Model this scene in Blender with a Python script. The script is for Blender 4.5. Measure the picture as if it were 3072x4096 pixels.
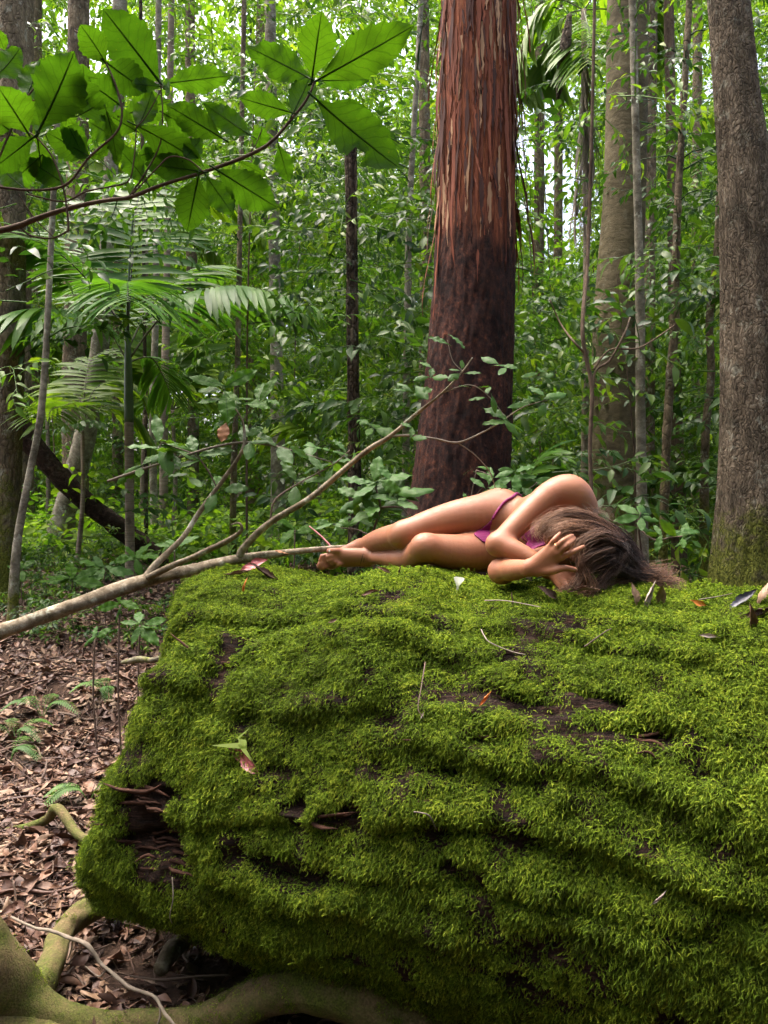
import bpy, math, random
import numpy as np
from mathutils import Vector, Matrix
from mathutils.bvhtree import BVHTree

for o in list(bpy.data.objects):
    bpy.data.objects.remove(o)
scene = bpy.context.scene
COL = scene.collection
rng = np.random.default_rng(7)
random.seed(7)

# ------------------------------------------------------------------ camera
CAMZ, FPX = 1.6, 3080.0
cam_data = bpy.data.cameras.new('camera')
cam = bpy.data.objects.new('camera', cam_data)
COL.objects.link(cam)
cam.location = (0, 0, CAMZ)
cam.rotation_euler = (math.radians(90), 0, 0)
cam_data.sensor_fit = 'HORIZONTAL'
cam_data.sensor_width = 36.0
cam_data.lens = 36.0 * FPX / 3072.0
cam_data.clip_start = 0.05
cam_data.clip_end = 900
scene.camera = cam

# ------------------------------------------------------------------ sky and sun (bright overcast through the canopy)
SUN_EL, SUN_AZ = 72.0, 305.0        # azimuth clockwise from +Y
world = bpy.data.worlds.new('World')
scene.world = world
world.use_nodes = True
wn = world.node_tree
wn.nodes.clear()
wo = wn.nodes.new('ShaderNodeOutputWorld')
wb = wn.nodes.new('ShaderNodeBackground')
ws = wn.nodes.new('ShaderNodeTexSky')
ws.sky_type = 'NISHITA'
ws.sun_disc = False
ws.sun_elevation = math.radians(SUN_EL)
ws.sun_rotation = math.radians(SUN_AZ)
ws.air_density = 0.9
ws.dust_density = 10.0
ws.ozone_density = 0.6
wb.inputs['Strength'].default_value = 0.15
wn.links.new(ws.outputs[0], wb.inputs['Color'])
wn.links.new(wb.outputs[0], wo.inputs['Surface'])

sun_data = bpy.data.lights.new('sun', 'SUN')
sun_data.energy = 1.2
sun_data.angle = math.radians(50)
sun_data.color = (1.0, 0.985, 0.96)
sun = bpy.data.objects.new('sun', sun_data)
COL.objects.link(sun)
_e, _a = math.radians(SUN_EL), math.radians(SUN_AZ)
sdir = Vector((math.sin(_a) * math.cos(_e), math.cos(_a) * math.cos(_e), math.sin(_e)))
sun.rotation_euler = sdir.to_track_quat('Z', 'Y').to_euler()
sun.location = (0, 0, 30)

vs = scene.view_settings
vs.view_transform = 'Standard'
vs.look = 'None'
vs.exposure = 2.12
vs.gamma = 1.0
vs.use_curve_mapping = False
cy = scene.cycles
cy.max_bounces = 5
cy.use_adaptive_sampling = True
cy.adaptive_threshold = 0.04
cy.diffuse_bounces = 3
cy.glossy_bounces = 2
cy.transmission_bounces = 4
cy.transparent_max_bounces = 4
cy.caustics_reflective = False
cy.caustics_refractive = False
cy.use_denoising = True
cy.sample_clamp_indirect = 4.0

# ------------------------------------------------------------------ helpers
def P(u, v, d):
    """world point seen at photo pixel (u, v) at distance d in front of the camera"""
    return np.array([(u - 1536.0) / FPX * d, d, CAMZ - (v - 2048.0) / FPX * d])

def _hash(ix, iy, iz, seed):
    h = (ix * 374761393 + iy * 668265263 + iz * 2147483647 + seed * 974634777) & 0xFFFFFFFF
    h = ((h ^ (h >> 13)) * 1274126177) & 0xFFFFFFFF
    h = h ^ (h >> 16)
    return (h & 0xFFFF) / 65535.0

def vnoise(p, seed=0):
    """value noise in -1..1; p is (..., 3)"""
    p = np.asarray(p, dtype=np.float64)
    i = np.floor(p).astype(np.int64)
    f = p - i
    f = f * f * (3 - 2 * f)
    r = 0
    for dx in (0, 1):
        wx = f[..., 0] if dx else 1 - f[..., 0]
        for dy in (0, 1):
            wy = f[..., 1] if dy else 1 - f[..., 1]
            for dz in (0, 1):
                wz = f[..., 2] if dz else 1 - f[..., 2]
                r = r + wx * wy * wz * _hash(i[..., 0] + dx, i[..., 1] + dy, i[..., 2] + dz, seed)
    return r * 2 - 1

def fbm(p, octaves=3, seed=0, gain=0.5):
    p = np.asarray(p, dtype=np.float64)
    a, r = 1.0, 0
    for k in range(octaves):
        r = r + a * vnoise(p * (2.03 ** k), seed + 17 * k)
        a *= gain
    return r

def sstep(a, b, x):
    t = np.clip((x - a) / (b - a), 0, 1)
    return t * t * (3 - 2 * t)

def mesh_np(name, V, F, mat=None, smooth=True, uv=None, attrs=None):
    """V (n,3); F a list of arrays (m,3) / (m,4); uv per vertex; attrs name -> per vertex floats"""
    V = np.asarray(V, dtype=np.float32)
    if isinstance(F, np.ndarray):
        F = [F]
    F = [np.asarray(f, dtype=np.int32) for f in F if len(f)]
    me = bpy.data.meshes.new(name)
    me.vertices.add(len(V))
    me.vertices.foreach_set('co', V.ravel())
    nl = sum(f.size for f in F)
    npoly = sum(len(f) for f in F)
    me.loops.add(nl)
    me.polygons.add(npoly)
    li = np.concatenate([f.ravel() for f in F])
    tot = np.concatenate([np.full(len(f), f.shape[1], np.int32) for f in F])
    st = np.concatenate([[0], np.cumsum(tot)[:-1]]).astype(np.int32)
    me.loops.foreach_set('vertex_index', li)
    me.polygons.foreach_set('loop_start', st)
    me.polygons.foreach_set('loop_total', tot)
    if smooth:
        me.polygons.foreach_set('use_smooth', np.ones(npoly, dtype=bool))
    if uv is not None:
        l = me.uv_layers.new(name='UVMap')
        l.data.foreach_set('uv', np.asarray(uv, dtype=np.float32)[li].ravel())
    if attrs:
        for k, a in attrs.items():
            at = me.attributes.new(k, 'FLOAT', 'POINT')
            at.data.foreach_set('value', np.asarray(a, dtype=np.float32))
    me.update(calc_edges=True)
    me.validate()
    if mat is not None:
        me.materials.append(mat)
    return me

class MB:
    """collects numpy pieces into one mesh"""
    def __init__(self):
        self.V, self.F, self.U, self.T, self.n = [], {3: [], 4: []}, [], [], 0
    def add(self, V, F, uv=None, tint=0.0):
        V = np.asarray(V, dtype=np.float64)
        if isinstance(F, np.ndarray):
            F = [F]
        for f in F:
            if len(f):
                f = np.asarray(f)
                self.F[f.shape[1]].append(f + self.n)
        self.V.append(V)
        self.U.append(np.zeros((len(V), 2)) if uv is None else np.asarray(uv))
        self.T.append(np.full(len(V), tint) if np.isscalar(tint) else np.asarray(tint))
        self.n += len(V)
    def mesh(self, name, mat, smooth=True):
        F = [np.concatenate(self.F[k]) for k in (3, 4) if self.F[k]]
        return mesh_np(name, np.concatenate(self.V), F, mat, smooth, np.concatenate(self.U), {'tint': np.concatenate(self.T)})

def link(name, me, parent=None, loc=None, rot=None, scale=None, label=None, cat=None, group=None, kind=None):
    o = bpy.data.objects.new(name, me)
    COL.objects.link(o)
    if loc is not None:
        o.location = [float(c) for c in loc]
    if rot is not None:
        o.rotation_euler = [float(c) for c in rot]
    if scale is not None:
        o.scale = (scale,) * 3 if np.isscalar(scale) else [float(c) for c in scale]
    if parent is not None:
        o.parent = parent
    if label:
        o['label'] = label
    if cat:
        o['category'] = cat
    if group:
        o['group'] = group
    if kind:
        o['kind'] = kind
    return o

def thing(name, label, cat, loc=(0, 0, 0), group=None):
    o = link(name, None, loc=loc, label=label, cat=cat, group=group)
    o.empty_display_size = 0.1
    return o

def child_at(o, parent):
    """parent o, given in world coordinates, under an unrotated empty without moving it"""
    o.parent = parent
    o.matrix_parent_inverse = Matrix.Translation(-Vector(parent.location))
    return o

def nrm(a):
    a = np.asarray(a, dtype=np.float64)
    return a / (np.linalg.norm(a, axis=-1, keepdims=True) + 1e-12)

def spline(pts, n):
    """Catmull-Rom through pts (any number of columns), n samples"""
    pts = np.asarray(pts, dtype=np.float64)
    if len(pts) == 2:
        t = np.linspace(0, 1, n)[:, None]
        return pts[0] * (1 - t) + pts[1] * t
    q = np.vstack([2 * pts[0] - pts[1], pts, 2 * pts[-1] - pts[-2]])
    seg = np.linalg.norm(np.diff(pts[:, :min(3, pts.shape[1])], axis=0), axis=1)
    cum = np.concatenate([[0], np.cumsum(seg)])
    s = np.linspace(0, cum[-1], n)
    k = np.clip(np.searchsorted(cum, s, side='right') - 1, 0, len(pts) - 2)
    t = ((s - cum[k]) / np.maximum(seg[k], 1e-9))[:, None]
    p0, p1, p2, p3 = q[k], q[k + 1], q[k + 2], q[k + 3]
    return 0.5 * (2 * p1 + (p2 - p0) * t + (2 * p0 - 5 * p1 + 4 * p2 - p3) * t ** 2 + (3 * p1 - p0 - 3 * p2 + p3) * t ** 3)

def frames(pts):
    pts = np.asarray(pts)
    T = nrm(np.gradient(pts, axis=0))
    ref = np.array([0, 0, 1.0]) if abs(T[0][2]) < 0.8 else np.array([0, -1.0, 0])
    N = np.zeros_like(T)
    n = nrm(ref - T[0] * np.dot(ref, T[0]))
    for i in range(len(T)):
        n = nrm(n - T[i] * np.dot(n, T[i]))
        N[i] = n
    return T, N, np.cross(T, N)

def tube(pts, rad, sides=8, relief=None, cap=True):
    """swept tube; relief(theta, arclength, pts) gives a factor on the radius. Returns V, F list, uv"""
    pts = np.asarray(pts, dtype=np.float64)
    n = len(pts)
    rad = np.broadcast_to(np.asarray(rad, dtype=np.float64), (n,))
    T, N, B = frames(pts)
    th = np.linspace(0, 2 * math.pi, sides, endpoint=False)
    arc = np.concatenate([[0], np.cumsum(np.linalg.norm(np.diff(pts, axis=0), axis=1))])
    R = rad[:, None] * np.ones(sides)[None]
    if relief is not None:
        R = R * relief(np.broadcast_to(th, (n, sides)), np.broadcast_to(arc[:, None], (n, sides)), pts)
    V = pts[:, None] + R[..., None] * (np.cos(th)[None, :, None] * N[:, None] + np.sin(th)[None, :, None] * B[:, None])
    V = V.reshape(-1, 3)
    i = np.arange(n - 1)[:, None] * sides
    j = np.arange(sides)[None]
    k = (j + 1) % sides
    Q = np.stack([i + j, i + k, i + sides + k, i + sides + j], -1).reshape(-1, 4)
    uv = np.stack([np.broadcast_to(th / (2 * math.pi), (n, sides)), np.broadcast_to(arc[:, None], (n, sides))], -1).reshape(-1, 2)
    F = [Q]
    if cap:
        V = np.vstack([V, pts[0], pts[-1]])
        uv = np.vstack([uv, [0, 0], [0, arc[-1]]])
        a, b = len(V) - 2, len(V) - 1
        jj = np.arange(sides)
        F.append(np.stack([np.full(sides, a), (jj + 1) % sides, jj], -1))
        F.append(np.stack([np.full(sides, b), (n - 1) * sides + jj, (n - 1) * sides + (jj + 1) % sides], -1))
        F = [F[0], np.vstack(F[1:])]
    return V, F, uv

def basis(z, x):
    """rotation matrix columns X,Y,Z with Z along z and X as near x as possible (arrays ok)"""
    z = nrm(z)
    x = np.asarray(x, dtype=np.float64)
    x = x - z * np.sum(x * z, -1, keepdims=True)
    x = nrm(x)
    y = np.cross(z, x)
    return np.stack([x, y, z], -1)

def euler_xyz(R):
    """(...,3,3) -> XYZ euler angles as Blender reads them"""
    sy = np.sqrt(R[..., 0, 0] ** 2 + R[..., 1, 0] ** 2)
    x = np.arctan2(R[..., 2, 1], R[..., 2, 2])
    y = np.arctan2(-R[..., 2, 0], sy)
    z = np.arctan2(R[..., 1, 0], R[..., 0, 0])
    return np.stack([x, y, z], -1)

def scatter(name, pts, rots, scl, var, protos, **kw):
    """one 'stuff' object that instances small prototype meshes on points"""
    me = bpy.data.meshes.new(name)
    me.vertices.add(len(pts))
    me.vertices.foreach_set('co', np.asarray(pts, dtype=np.float32).ravel())
    a = me.attributes.new('rot', 'FLOAT_VECTOR', 'POINT')
    a.data.foreach_set('vector', np.asarray(rots, dtype=np.float32).ravel())
    a = me.attributes.new('scl', 'FLOAT', 'POINT')
    a.data.foreach_set('value', np.asarray(scl, dtype=np.float32))
    a = me.attributes.new('var', 'INT', 'POINT')
    a.data.foreach_set('value', np.asarray(var, dtype=np.int32))
    me.update()
    ob = link(name, me, kind='stuff', **kw)
    ng = bpy.data.node_groups.new(name, 'GeometryNodeTree')
    ng.interface.new_socket('Geometry', in_out='INPUT', socket_type='NodeSocketGeometry')
    ng.interface.new_socket('Geometry', in_out='OUTPUT', socket_type='NodeSocketGeometry')
    N, L = ng.nodes, ng.links
    gi, go = N.new('NodeGroupInput'), N.new('NodeGroupOutput')
    def attr(nm, ty):
        n = N.new('GeometryNodeInputNamedAttribute')
        n.data_type = ty
        n.inputs['Name'].default_value = nm
        return n.outputs['Attribute']
    ar, asx, av = attr('rot', 'FLOAT_VECTOR'), attr('scl', 'FLOAT'), attr('var', 'INT')
    jn = N.new('GeometryNodeJoinGeometry')
    for k, pme in enumerate(protos):
        po = bpy.data.objects.new(name + '_piece', pme)
        oi = N.new('GeometryNodeObjectInfo')
        oi.inputs['Object'].default_value = po
        oi.inputs['As Instance'].default_value = False
        cmp_ = N.new('FunctionNodeCompare')
        cmp_.data_type = 'INT'
        cmp_.operation = 'EQUAL'
        ia = [s for s in cmp_.inputs if s.type == 'INT']
        L.new(av, ia[0])
        ia[1].default_value = k
        ip = N.new('GeometryNodeInstanceOnPoints')
        L.new(gi.outputs[0], ip.inputs['Points'])
        L.new(cmp_.outputs['Result'], ip.inputs['Selection'])
        L.new(oi.outputs['Geometry'], ip.inputs['Instance'])
        L.new(ar, ip.inputs['Rotation'])
        L.new(asx, ip.inputs['Scale'])
        L.new(ip.outputs[0], jn.inputs[0])
    L.new(jn.outputs[0], go.inputs[0])
    m = ob.modifiers.new('scatter', 'NODES')
    m.node_group = ng
    return ob
# ------------------------------------------------------------------ materials (all procedural)
class NT:
    def __init__(self, name):
        self.m = bpy.data.materials.new(name)
        self.m.use_nodes = True
        self.t = self.m.node_tree
        self.t.nodes.clear()
        self.out = self.n('ShaderNodeOutputMaterial')
    def n(self, ty, **kw):
        nd = self.t.nodes.new(ty)
        for k, v in kw.items():
            if k.startswith('_'):
                nd.inputs[k[1:].replace('_', ' ')].default_value = v
            else:
                setattr(nd, k, v)
        return nd
    def l(self, a, b):
        self.t.links.new(a, b)
        return b
    def noise(self, vec, scale, detail=4.0, rough=0.55, dist=0.0):
        nd = self.n('ShaderNodeTexNoise')
        nd.inputs['Scale'].default_value = scale
        nd.inputs['Detail'].default_value = detail
        nd.inputs['Roughness'].default_value = rough
        nd.inputs['Distortion'].default_value = dist
        if vec is not None:
            self.l(vec, nd.inputs['Vector'])
        return nd.outputs['Fac']
    def mapping(self, vec, scale=(1, 1, 1), rot=(0, 0, 0)):
        nd = self.n('ShaderNodeMapping')
        nd.inputs['Scale'].default_value = scale
        nd.inputs['Rotation'].default_value = rot
        self.l(vec, nd.inputs['Vector'])
        return nd.outputs[0]
    def ramp(self, fac, stops, interp='LINEAR'):
        nd = self.n('ShaderNodeValToRGB')
        cr = nd.color_ramp
        cr.interpolation = interp
        while len(cr.elements) < len(stops):
            cr.elements.new(0.5)
        for e, (p, c) in zip(cr.elements, stops):
            e.position = p
            e.color = (c[0], c[1], c[2], 1) if not np.isscalar(c) else (c, c, c, 1)
        self.l(fac, nd.inputs[0])
        return nd.outputs[0]
    def mix(self, fac, a, b, mode='MIX'):
        nd = self.n('ShaderNodeMix', data_type='RGBA', blend_type=mode)
        for s, x in ((nd.inputs[0], fac), (nd.inputs[6], a), (nd.inputs[7], b)):
            if isinstance(x, bpy.types.NodeSocket):
                self.l(x, s)
            elif np.isscalar(x):
                s.default_value = x
            else:
                s.default_value = (x[0], x[1], x[2], 1)
        return nd.outputs[2]
    def math(self, op, a, b=0.0, c=0.0, clamp=False):
        nd = self.n('ShaderNodeMath', operation=op, use_clamp=clamp)
        for s, x in zip(nd.inputs, (a, b, c)):
            if isinstance(x, bpy.types.NodeSocket):
                self.l(x, s)
            else:
                s.default_value = x
        return nd.outputs[0]
    def bump(self, h, strength=0.5, dist=0.01, normal=None):
        nd = self.n('ShaderNodeBump')
        nd.inputs['Strength'].default_value = strength
        nd.inputs['Distance'].default_value = dist
        self.l(h, nd.inputs['Height'])
        if normal is not None:
            self.l(normal, nd.inputs['Normal'])
        return nd.outputs[0]
    def pos(self):
        return self.n('ShaderNodeNewGeometry').outputs['Position']
    def obj(self):
        return self.n('ShaderNodeTexCoord').outputs['Object']
    def uv(self):
        return self.n('ShaderNodeTexCoord').outputs['UV']
    def rand(self):
        return self.n('ShaderNodeObjectInfo').outputs['Random']
    def tint(self, name='tint'):
        return self.n('ShaderNodeAttribute', attribute_name=name).outputs['Fac']
    def principled(self, col, rough=0.6, spec=0.4, normal=None, **kw):
        b = self.n('ShaderNodeBsdfPrincipled')
        if isinstance(col, bpy.types.NodeSocket):
            self.l(col, b.inputs['Base Color'])
        else:
            b.inputs['Base Color'].default_value = (*col, 1)
        if isinstance(rough, bpy.types.NodeSocket):
            self.l(rough, b.inputs['Roughness'])
        else:
            b.inputs['Roughness'].default_value = rough
        b.inputs['Specular IOR Level'].default_value = spec
        if normal is not None:
            self.l(normal, b.inputs['Normal'])
        return b
    def done(self, bsdf, trans=None, tcol=None):
        s = bsdf.outputs[0]
        if trans:
            t = self.n('ShaderNodeBsdfTranslucent')
            if isinstance(tcol, bpy.types.NodeSocket):
                self.l(tcol, t.inputs['Color'])
            else:
                t.inputs['Color'].default_value = (*tcol, 1)
            mx = self.n('ShaderNodeMixShader')
            mx.inputs[0].default_value = trans
            self.l(s, mx.inputs[1])
            self.l(t.outputs[0], mx.inputs[2])
            s = mx.outputs[0]
        self.l(s, self.out.inputs['Surface'])
        return self.m

def leaf_mat(name, stops, rough=0.45, trans=0.42, tmul=(1.45, 1.65, 0.4), spec=0.16, use_tint=True):
    """foliage: colour picked per leaf / per instance, translucent"""
    t = NT(name)
    r = t.rand()
    f = t.math('FRACT', t.math('ADD', r, t.tint())) if use_tint else r
    c = t.ramp(f, stops)
    g = t.noise(t.pos(), 3.0, 2)
    c = t.mix(0.35, c, t.ramp(g, [(0.3, 0.45), (0.7, 1.0)]), 'MULTIPLY')
    tc = t.mix(1.0, c, tmul, 'MULTIPLY')
    return t.done(t.principled(c, rough, spec), trans, tc)

def broad_leaf_mat(name, base, light, vein, rough=0.5, trans=0.45, tmul=(1.6, 1.35, 0.3), spec=.10):
    """big single leaves with a vein net laid out in the leaf's own UV (u across 0..1, v along 0..1)"""
    t = NT(name)
    sep = t.n('ShaderNodeSeparateXYZ')
    t.l(t.uv(), sep.inputs[0])
    x = t.math('ABSOLUTE', t.math('SUBTRACT', sep.outputs[0], 0.5))      # 0 at the midrib
    y = sep.outputs[1]
    # side veins climb towards the tip
    y = t.math('ADD', y, t.math('MULTIPLY', t.math('SUBTRACT', t.noise(t.uv(), 3.5, 2), .5), .10))
    k = t.math('SUBTRACT', t.math('MULTIPLY', y, 8.0), t.math('MULTIPLY', t.math('POWER', x, 0.8), 3.0))
    fr = t.math('ABSOLUTE', t.math('SUBTRACT', t.math('FRACT', k), 0.5))
    sv = t.ramp(fr, [(0.0, 1.0), (0.045, 0.75), (0.10, 0.0)])
    mid = t.ramp(x, [(0.0, 1.0), (0.016, 0.9), (0.032, 0.0)])
    vn = t.math('MAXIMUM', t.math('MULTIPLY', sv, 0.6), mid)
    vor = t.n('ShaderNodeTexVoronoi', feature='DISTANCE_TO_EDGE')
    vor.inputs['Scale'].default_value = 22
    t.l(t.uv(), vor.inputs['Vector'])
    net = t.ramp(vor.outputs['Distance'], [(0.0, 1.0), (0.09, 0.0)])
    vn2 = t.math('MAXIMUM', vn, t.math('MULTIPLY', net, 0.22))
    n1 = t.noise(t.obj(), 14.0, 4)
    spots = t.ramp(t.noise(t.obj(), 45.0, 2), [(0.70, 0.0), (0.75, 1.0)])
    c = t.mix(n1, base, light)
    c = t.mix(0.5, c, t.ramp(t.rand(), [(0, (0.55, 0.62, 0.5)), (0.5, (1, 1, 1)), (1, (1.25, 1.1, 0.7))]), 'MULTIPLY')
    c = t.mix(t.math('MULTIPLY', spots, 0.5), c, (0.16, 0.13, 0.02))
    c = t.mix(vn2, c, vein)
    nb = t.bump(vn, -0.5, 0.004, t.bump(n1, 0.25, 0.01))
    tc = t.mix(1.0, c, tmul, 'MULTIPLY')
    return t.done(t.principled(c, rough, spec, nb), trans, tc)

def bark_mat(name, c0, c1, c2, zs=1.0, xs=6.0, bump=0.6, moss=None, lichen=0.0, rough=0.88, dist=0.02, crack=0.0, cscale=14.0, cz=.45):
    t = NT(name)
    p = t.obj()
    st = t.mapping(p, (xs, xs, zs))
    a = t.noise(st, 4.0, 8, 0.72, 0.4)
    b = t.noise(p, 2.2, 5, 0.6)
    c = t.ramp(a, [(0.30, c0), (0.5, c1), (0.68, c2)])
    c = t.mix(0.75, c, t.ramp(b, [(0.3, 0.5), (0.7, 1.3)]), 'MULTIPLY')
    h = a
    if crack:
        wob = t.n('ShaderNodeMix', data_type='RGBA', blend_type='ADD')
        wob.inputs[0].default_value = .12
        nz = t.n('ShaderNodeTexNoise')
        nz.inputs['Scale'].default_value = 7.0
        t.l(p, nz.inputs['Vector'])
        t.l(t.mapping(p, (1, 1, cz)), wob.inputs[6])
        t.l(nz.outputs['Color'], wob.inputs[7])
        vo = t.n('ShaderNodeTexVoronoi', feature='DISTANCE_TO_EDGE')
        vo.inputs['Scale'].default_value = cscale
        t.l(wob.outputs[2], vo.inputs['Vector'])
        e = t.ramp(vo.outputs['Distance'], [(0.0, 0.0), (0.10, .75), (0.3, 1.0)])
        c = t.mix(crack, c, t.mix(1.0, c, t.ramp(e, [(0, .28), (.6, 1.0), (1, 1.15)]), 'MULTIPLY'))
        h = t.math('ADD', t.math('MULTIPLY', a, .5), t.math('MULTIPLY', e, crack))
    if lichen:
        li = t.ramp(t.noise(p, 8.0, 6, 0.75), [(0.56, 0.0), (0.62, 1.0)])
        c = t.mix(t.math('MULTIPLY', li, lichen), c, (.36, .37, .29))
        dk = t.ramp(t.noise(p, 5.0, 5, 0.7), [(0.36, 1.0), (0.44, 0.0)])
        c = t.mix(t.math('MULTIPLY', dk, .6), c, (.05, .042, .028))
    if moss:
        sep = t.n('ShaderNodeSeparateXYZ')
        t.l(t.pos(), sep.inputs[0])
        hi = t.math('MULTIPLY_ADD', sep.outputs[2], -1.0 / (moss[1] - moss[0]), moss[1] / (moss[1] - moss[0]), True)
        mn = t.ramp(t.math('ADD', t.math('MULTIPLY', t.noise(p, 5.0, 6, 0.75), 0.9), t.math('MULTIPLY', hi, 0.5)), [(0.62, 0.0), (0.78, 1.0)])
        c = t.mix(mn, c, t.ramp(t.noise(p, 60.0, 3), [(0.3, (.035, .045, .008)), (0.7, (.14, .15, .025))]))
    fine = t.noise(st, 22.0, 6, 0.75)
    nb = t.bump(fine, bump * 0.7, dist * 0.5, t.bump(h, bump, dist * 1.6))
    return t.done(t.principled(c, rough, 0.1, nb))

def plain_mat(name, c0, c1, scale=8.0, rough=0.7, spec=0.3, bump=0.3, dist=0.004, use_rand=True, trans=None, tcol=None, stretch=(1, 1, 1)):
    t = NT(name)
    p = t.mapping(t.obj(), stretch)
    a = t.noise(p, scale, 5, 0.6)
    c = t.mix(a, c0, c1)
    if use_rand:
        c = t.mix(0.6, c, t.ramp(t.rand(), [(0, 0.55), (1, 1.3)]), 'MULTIPLY')
    nb = t.bump(a, bump, dist)
    return t.done(t.principled(c, rough, spec, nb), trans, tcol)

M = {}
G = lambda r, g, b: (r, g, b)
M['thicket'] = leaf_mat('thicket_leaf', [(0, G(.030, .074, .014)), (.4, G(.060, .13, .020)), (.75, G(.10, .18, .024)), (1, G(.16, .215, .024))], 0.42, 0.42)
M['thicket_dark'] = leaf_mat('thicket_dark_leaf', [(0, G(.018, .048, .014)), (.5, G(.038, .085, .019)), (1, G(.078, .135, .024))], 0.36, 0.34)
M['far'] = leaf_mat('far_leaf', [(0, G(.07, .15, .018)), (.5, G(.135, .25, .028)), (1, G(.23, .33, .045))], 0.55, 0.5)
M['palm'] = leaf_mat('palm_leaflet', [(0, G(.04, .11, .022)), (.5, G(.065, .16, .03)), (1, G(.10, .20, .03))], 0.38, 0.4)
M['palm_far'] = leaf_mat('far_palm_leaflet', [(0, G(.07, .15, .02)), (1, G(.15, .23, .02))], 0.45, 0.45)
M['dead_frond'] = plain_mat('dead_frond', (.16, .12, .085), (.30, .25, .20), 30)
M['rachis'] = plain_mat('palm_rachis', (.05, .06, .02), (.10, .10, .035), 30)
M['dark_rachis'] = plain_mat('dark_rachis', (.012, .012, .009), (.03, .028, .018), 30)
M['broad'] = broad_leaf_mat('toothed_leaf', (.030, .088, .009), (.048, .118, .012), (.020, .055, .008), trans=0.5, tmul=(1.3, 1.3, .3))
M['broad_b'] = broad_leaf_mat('toothed_leaf_below', (.026, .078, .014), (.05, .125, .018), (.05, .10, .025), 0.45, 0.38, spec=.14)
M['dry_leaf'] = plain_mat('dry_leaf', (.20, .085, .035), (.33, .16, .08), 20, 0.6, 0.3)
M['fern'] = leaf_mat('fern_leaflet', [(0, G(.05, .11, .03)), (1, G(.09, .17, .04))], 0.45, 0.4)
M['red_under'] = plain_mat('red_inner_bark', (.13, .040, .022), (.27, .095, .05), 5, 0.8, 0.25, 0.5, 0.01, stretch=(7, 7, .7))
M['strip_a'] = plain_mat('red_bark_strip', (.085, .022, .010), (.25, .072, .032), 6, 0.8, 0.25, 0.5, 0.006, stretch=(9, 9, .9))
M['strip_b'] = plain_mat('tan_bark_strip', (.20, .10, .05), (.46, .28, .16), 6, 0.8, 0.2, 0.4, 0.005, stretch=(9, 9, .9))
M['strip_c'] = plain_mat('dark_bark_strip', (.035, .018, .015), (.10, .045, .033), 6, 0.85, 0.2, 0.5, 0.006, stretch=(9, 9, .9))
M['bark_grey'] = bark_mat('grey_brown_bark', (.045, .034, .022), (.13, .10, .062), (.23, .18, .115), 1.2, 3, .7, (0.3, 3.0), 0.35, crack=.5, cscale=18, cz=.4)
M['bark_right'] = bark_mat('rough_grey_bark', (.038, .029, .02), (.12, .094, .064), (.23, .185, .13), 1.6, 5, 1.0, (0.8, 2.1), 0.35, dist=0.03, crack=.38, cscale=46, cz=.22)
M['bark_smooth'] = bark_mat('brown_smooth_bark', (.055, .045, .024), (.105, .086, .048), (.15, .125, .075), 5, 2.5, .5, (0.2, 3.0), 0.12)
M['bark_pale'] = bark_mat('pale_slim_bark', (.075, .066, .045), (.19, .17, .125), (.34, .31, .24), 3, 2.5, .4, (0.0, 1.6), 0.7)
M['bark_dark'] = bark_mat('dark_flaky_bark', (.016, .012, .009), (.065, .047, .032), (.18, .135, .09), .8, 5, 1.0, None, 0.25, dist=0.03, crack=.8, cscale=16, cz=.3)
M['bark_black'] = bark_mat('blackened_log', (.010, .007, .006), (.032, .02, .015), (.09, .055, .04), 5, 5, 1.0, None, 0.05, dist=0.03)
M['bark_liana'] = bark_mat('liana_bark', (.04, .028, .02), (.10, .07, .047), (.16, .12, .085), 3, 6, .4)
M['branch'] = bark_mat('pale_branch_bark', (.065, .048, .03), (.17, .135, .09), (.36, .31, .23), 5, 5, .6, None, 0.8, dist=0.008)
M['twig'] = plain_mat('brown_twig', (.055, .035, .026), (.12, .08, .055), 20, 0.7)
M['twig_pale'] = plain_mat('grey_twig', (.07, .052, .038), (.26, .22, .17), 45, 0.85, .2)
M['palm_trunk'] = bark_mat('ringed_palm_trunk', (.11, .085, .06), (.20, .16, .115), (.27, .225, .17), 14, .5, .5, None, 0.2)
M['crownshaft'] = plain_mat('palm_crownshaft', (.03, .055, .015), (.055, .09, .025), 12, 0.4, 0.5)
M['fence'] = plain_mat('dark_fence_timber', (.014, .013, .014), (.035, .03, .03), 10, 0.8, 0.2, 0.4, 0.004, stretch=(1, 6, 6))
M['lit_a'] = plain_mat('litter_pink_brown', (.085, .042, .024), (.19, .104, .064), 12, 0.6, 0.35, 0.3)
M['lit_b'] = plain_mat('litter_tan', (.12, .072, .042), (.25, .16, .098), 12, 0.6, 0.35, 0.3)
M['lit_c'] = plain_mat('litter_dark', (.04, .02, .014), (.10, .05, .033), 12, 0.55, 0.35, 0.3)
M['lit_g'] = plain_mat('grey_dry_leaf', (.25, .20, .165), (.38, .31, .26), 20, 0.6, 0.3, 0.3)
M['lit_r'] = plain_mat('crimson_leaf', (.16, .03, .03), (.38, .10, .10), 20, 0.45, 0.4, 0.3)
M['lit_k'] = plain_mat('slate_leaf', (.03, .03, .04), (.07, .07, .09), 20, 0.45, 0.4, 0.3)
M['lit_o'] = plain_mat('orange_leaf', (.42, .10, .02), (.62, .22, .03), 25, 0.5, 0.4, 0.3, use_rand=False)
M['twig_o'] = bark_mat('overhead_twig', (.035, .022, .016), (.075, .05, .036), (.12, .085, .06), 8, 8, .4, dist=.004)
M['blade'] = plain_mat('grass_blade', (.30, .40, .10), (.45, .52, .2), 30, 0.4, 0.4, 0.1, trans=.4, tcol=(.45, .6, .15))
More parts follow.
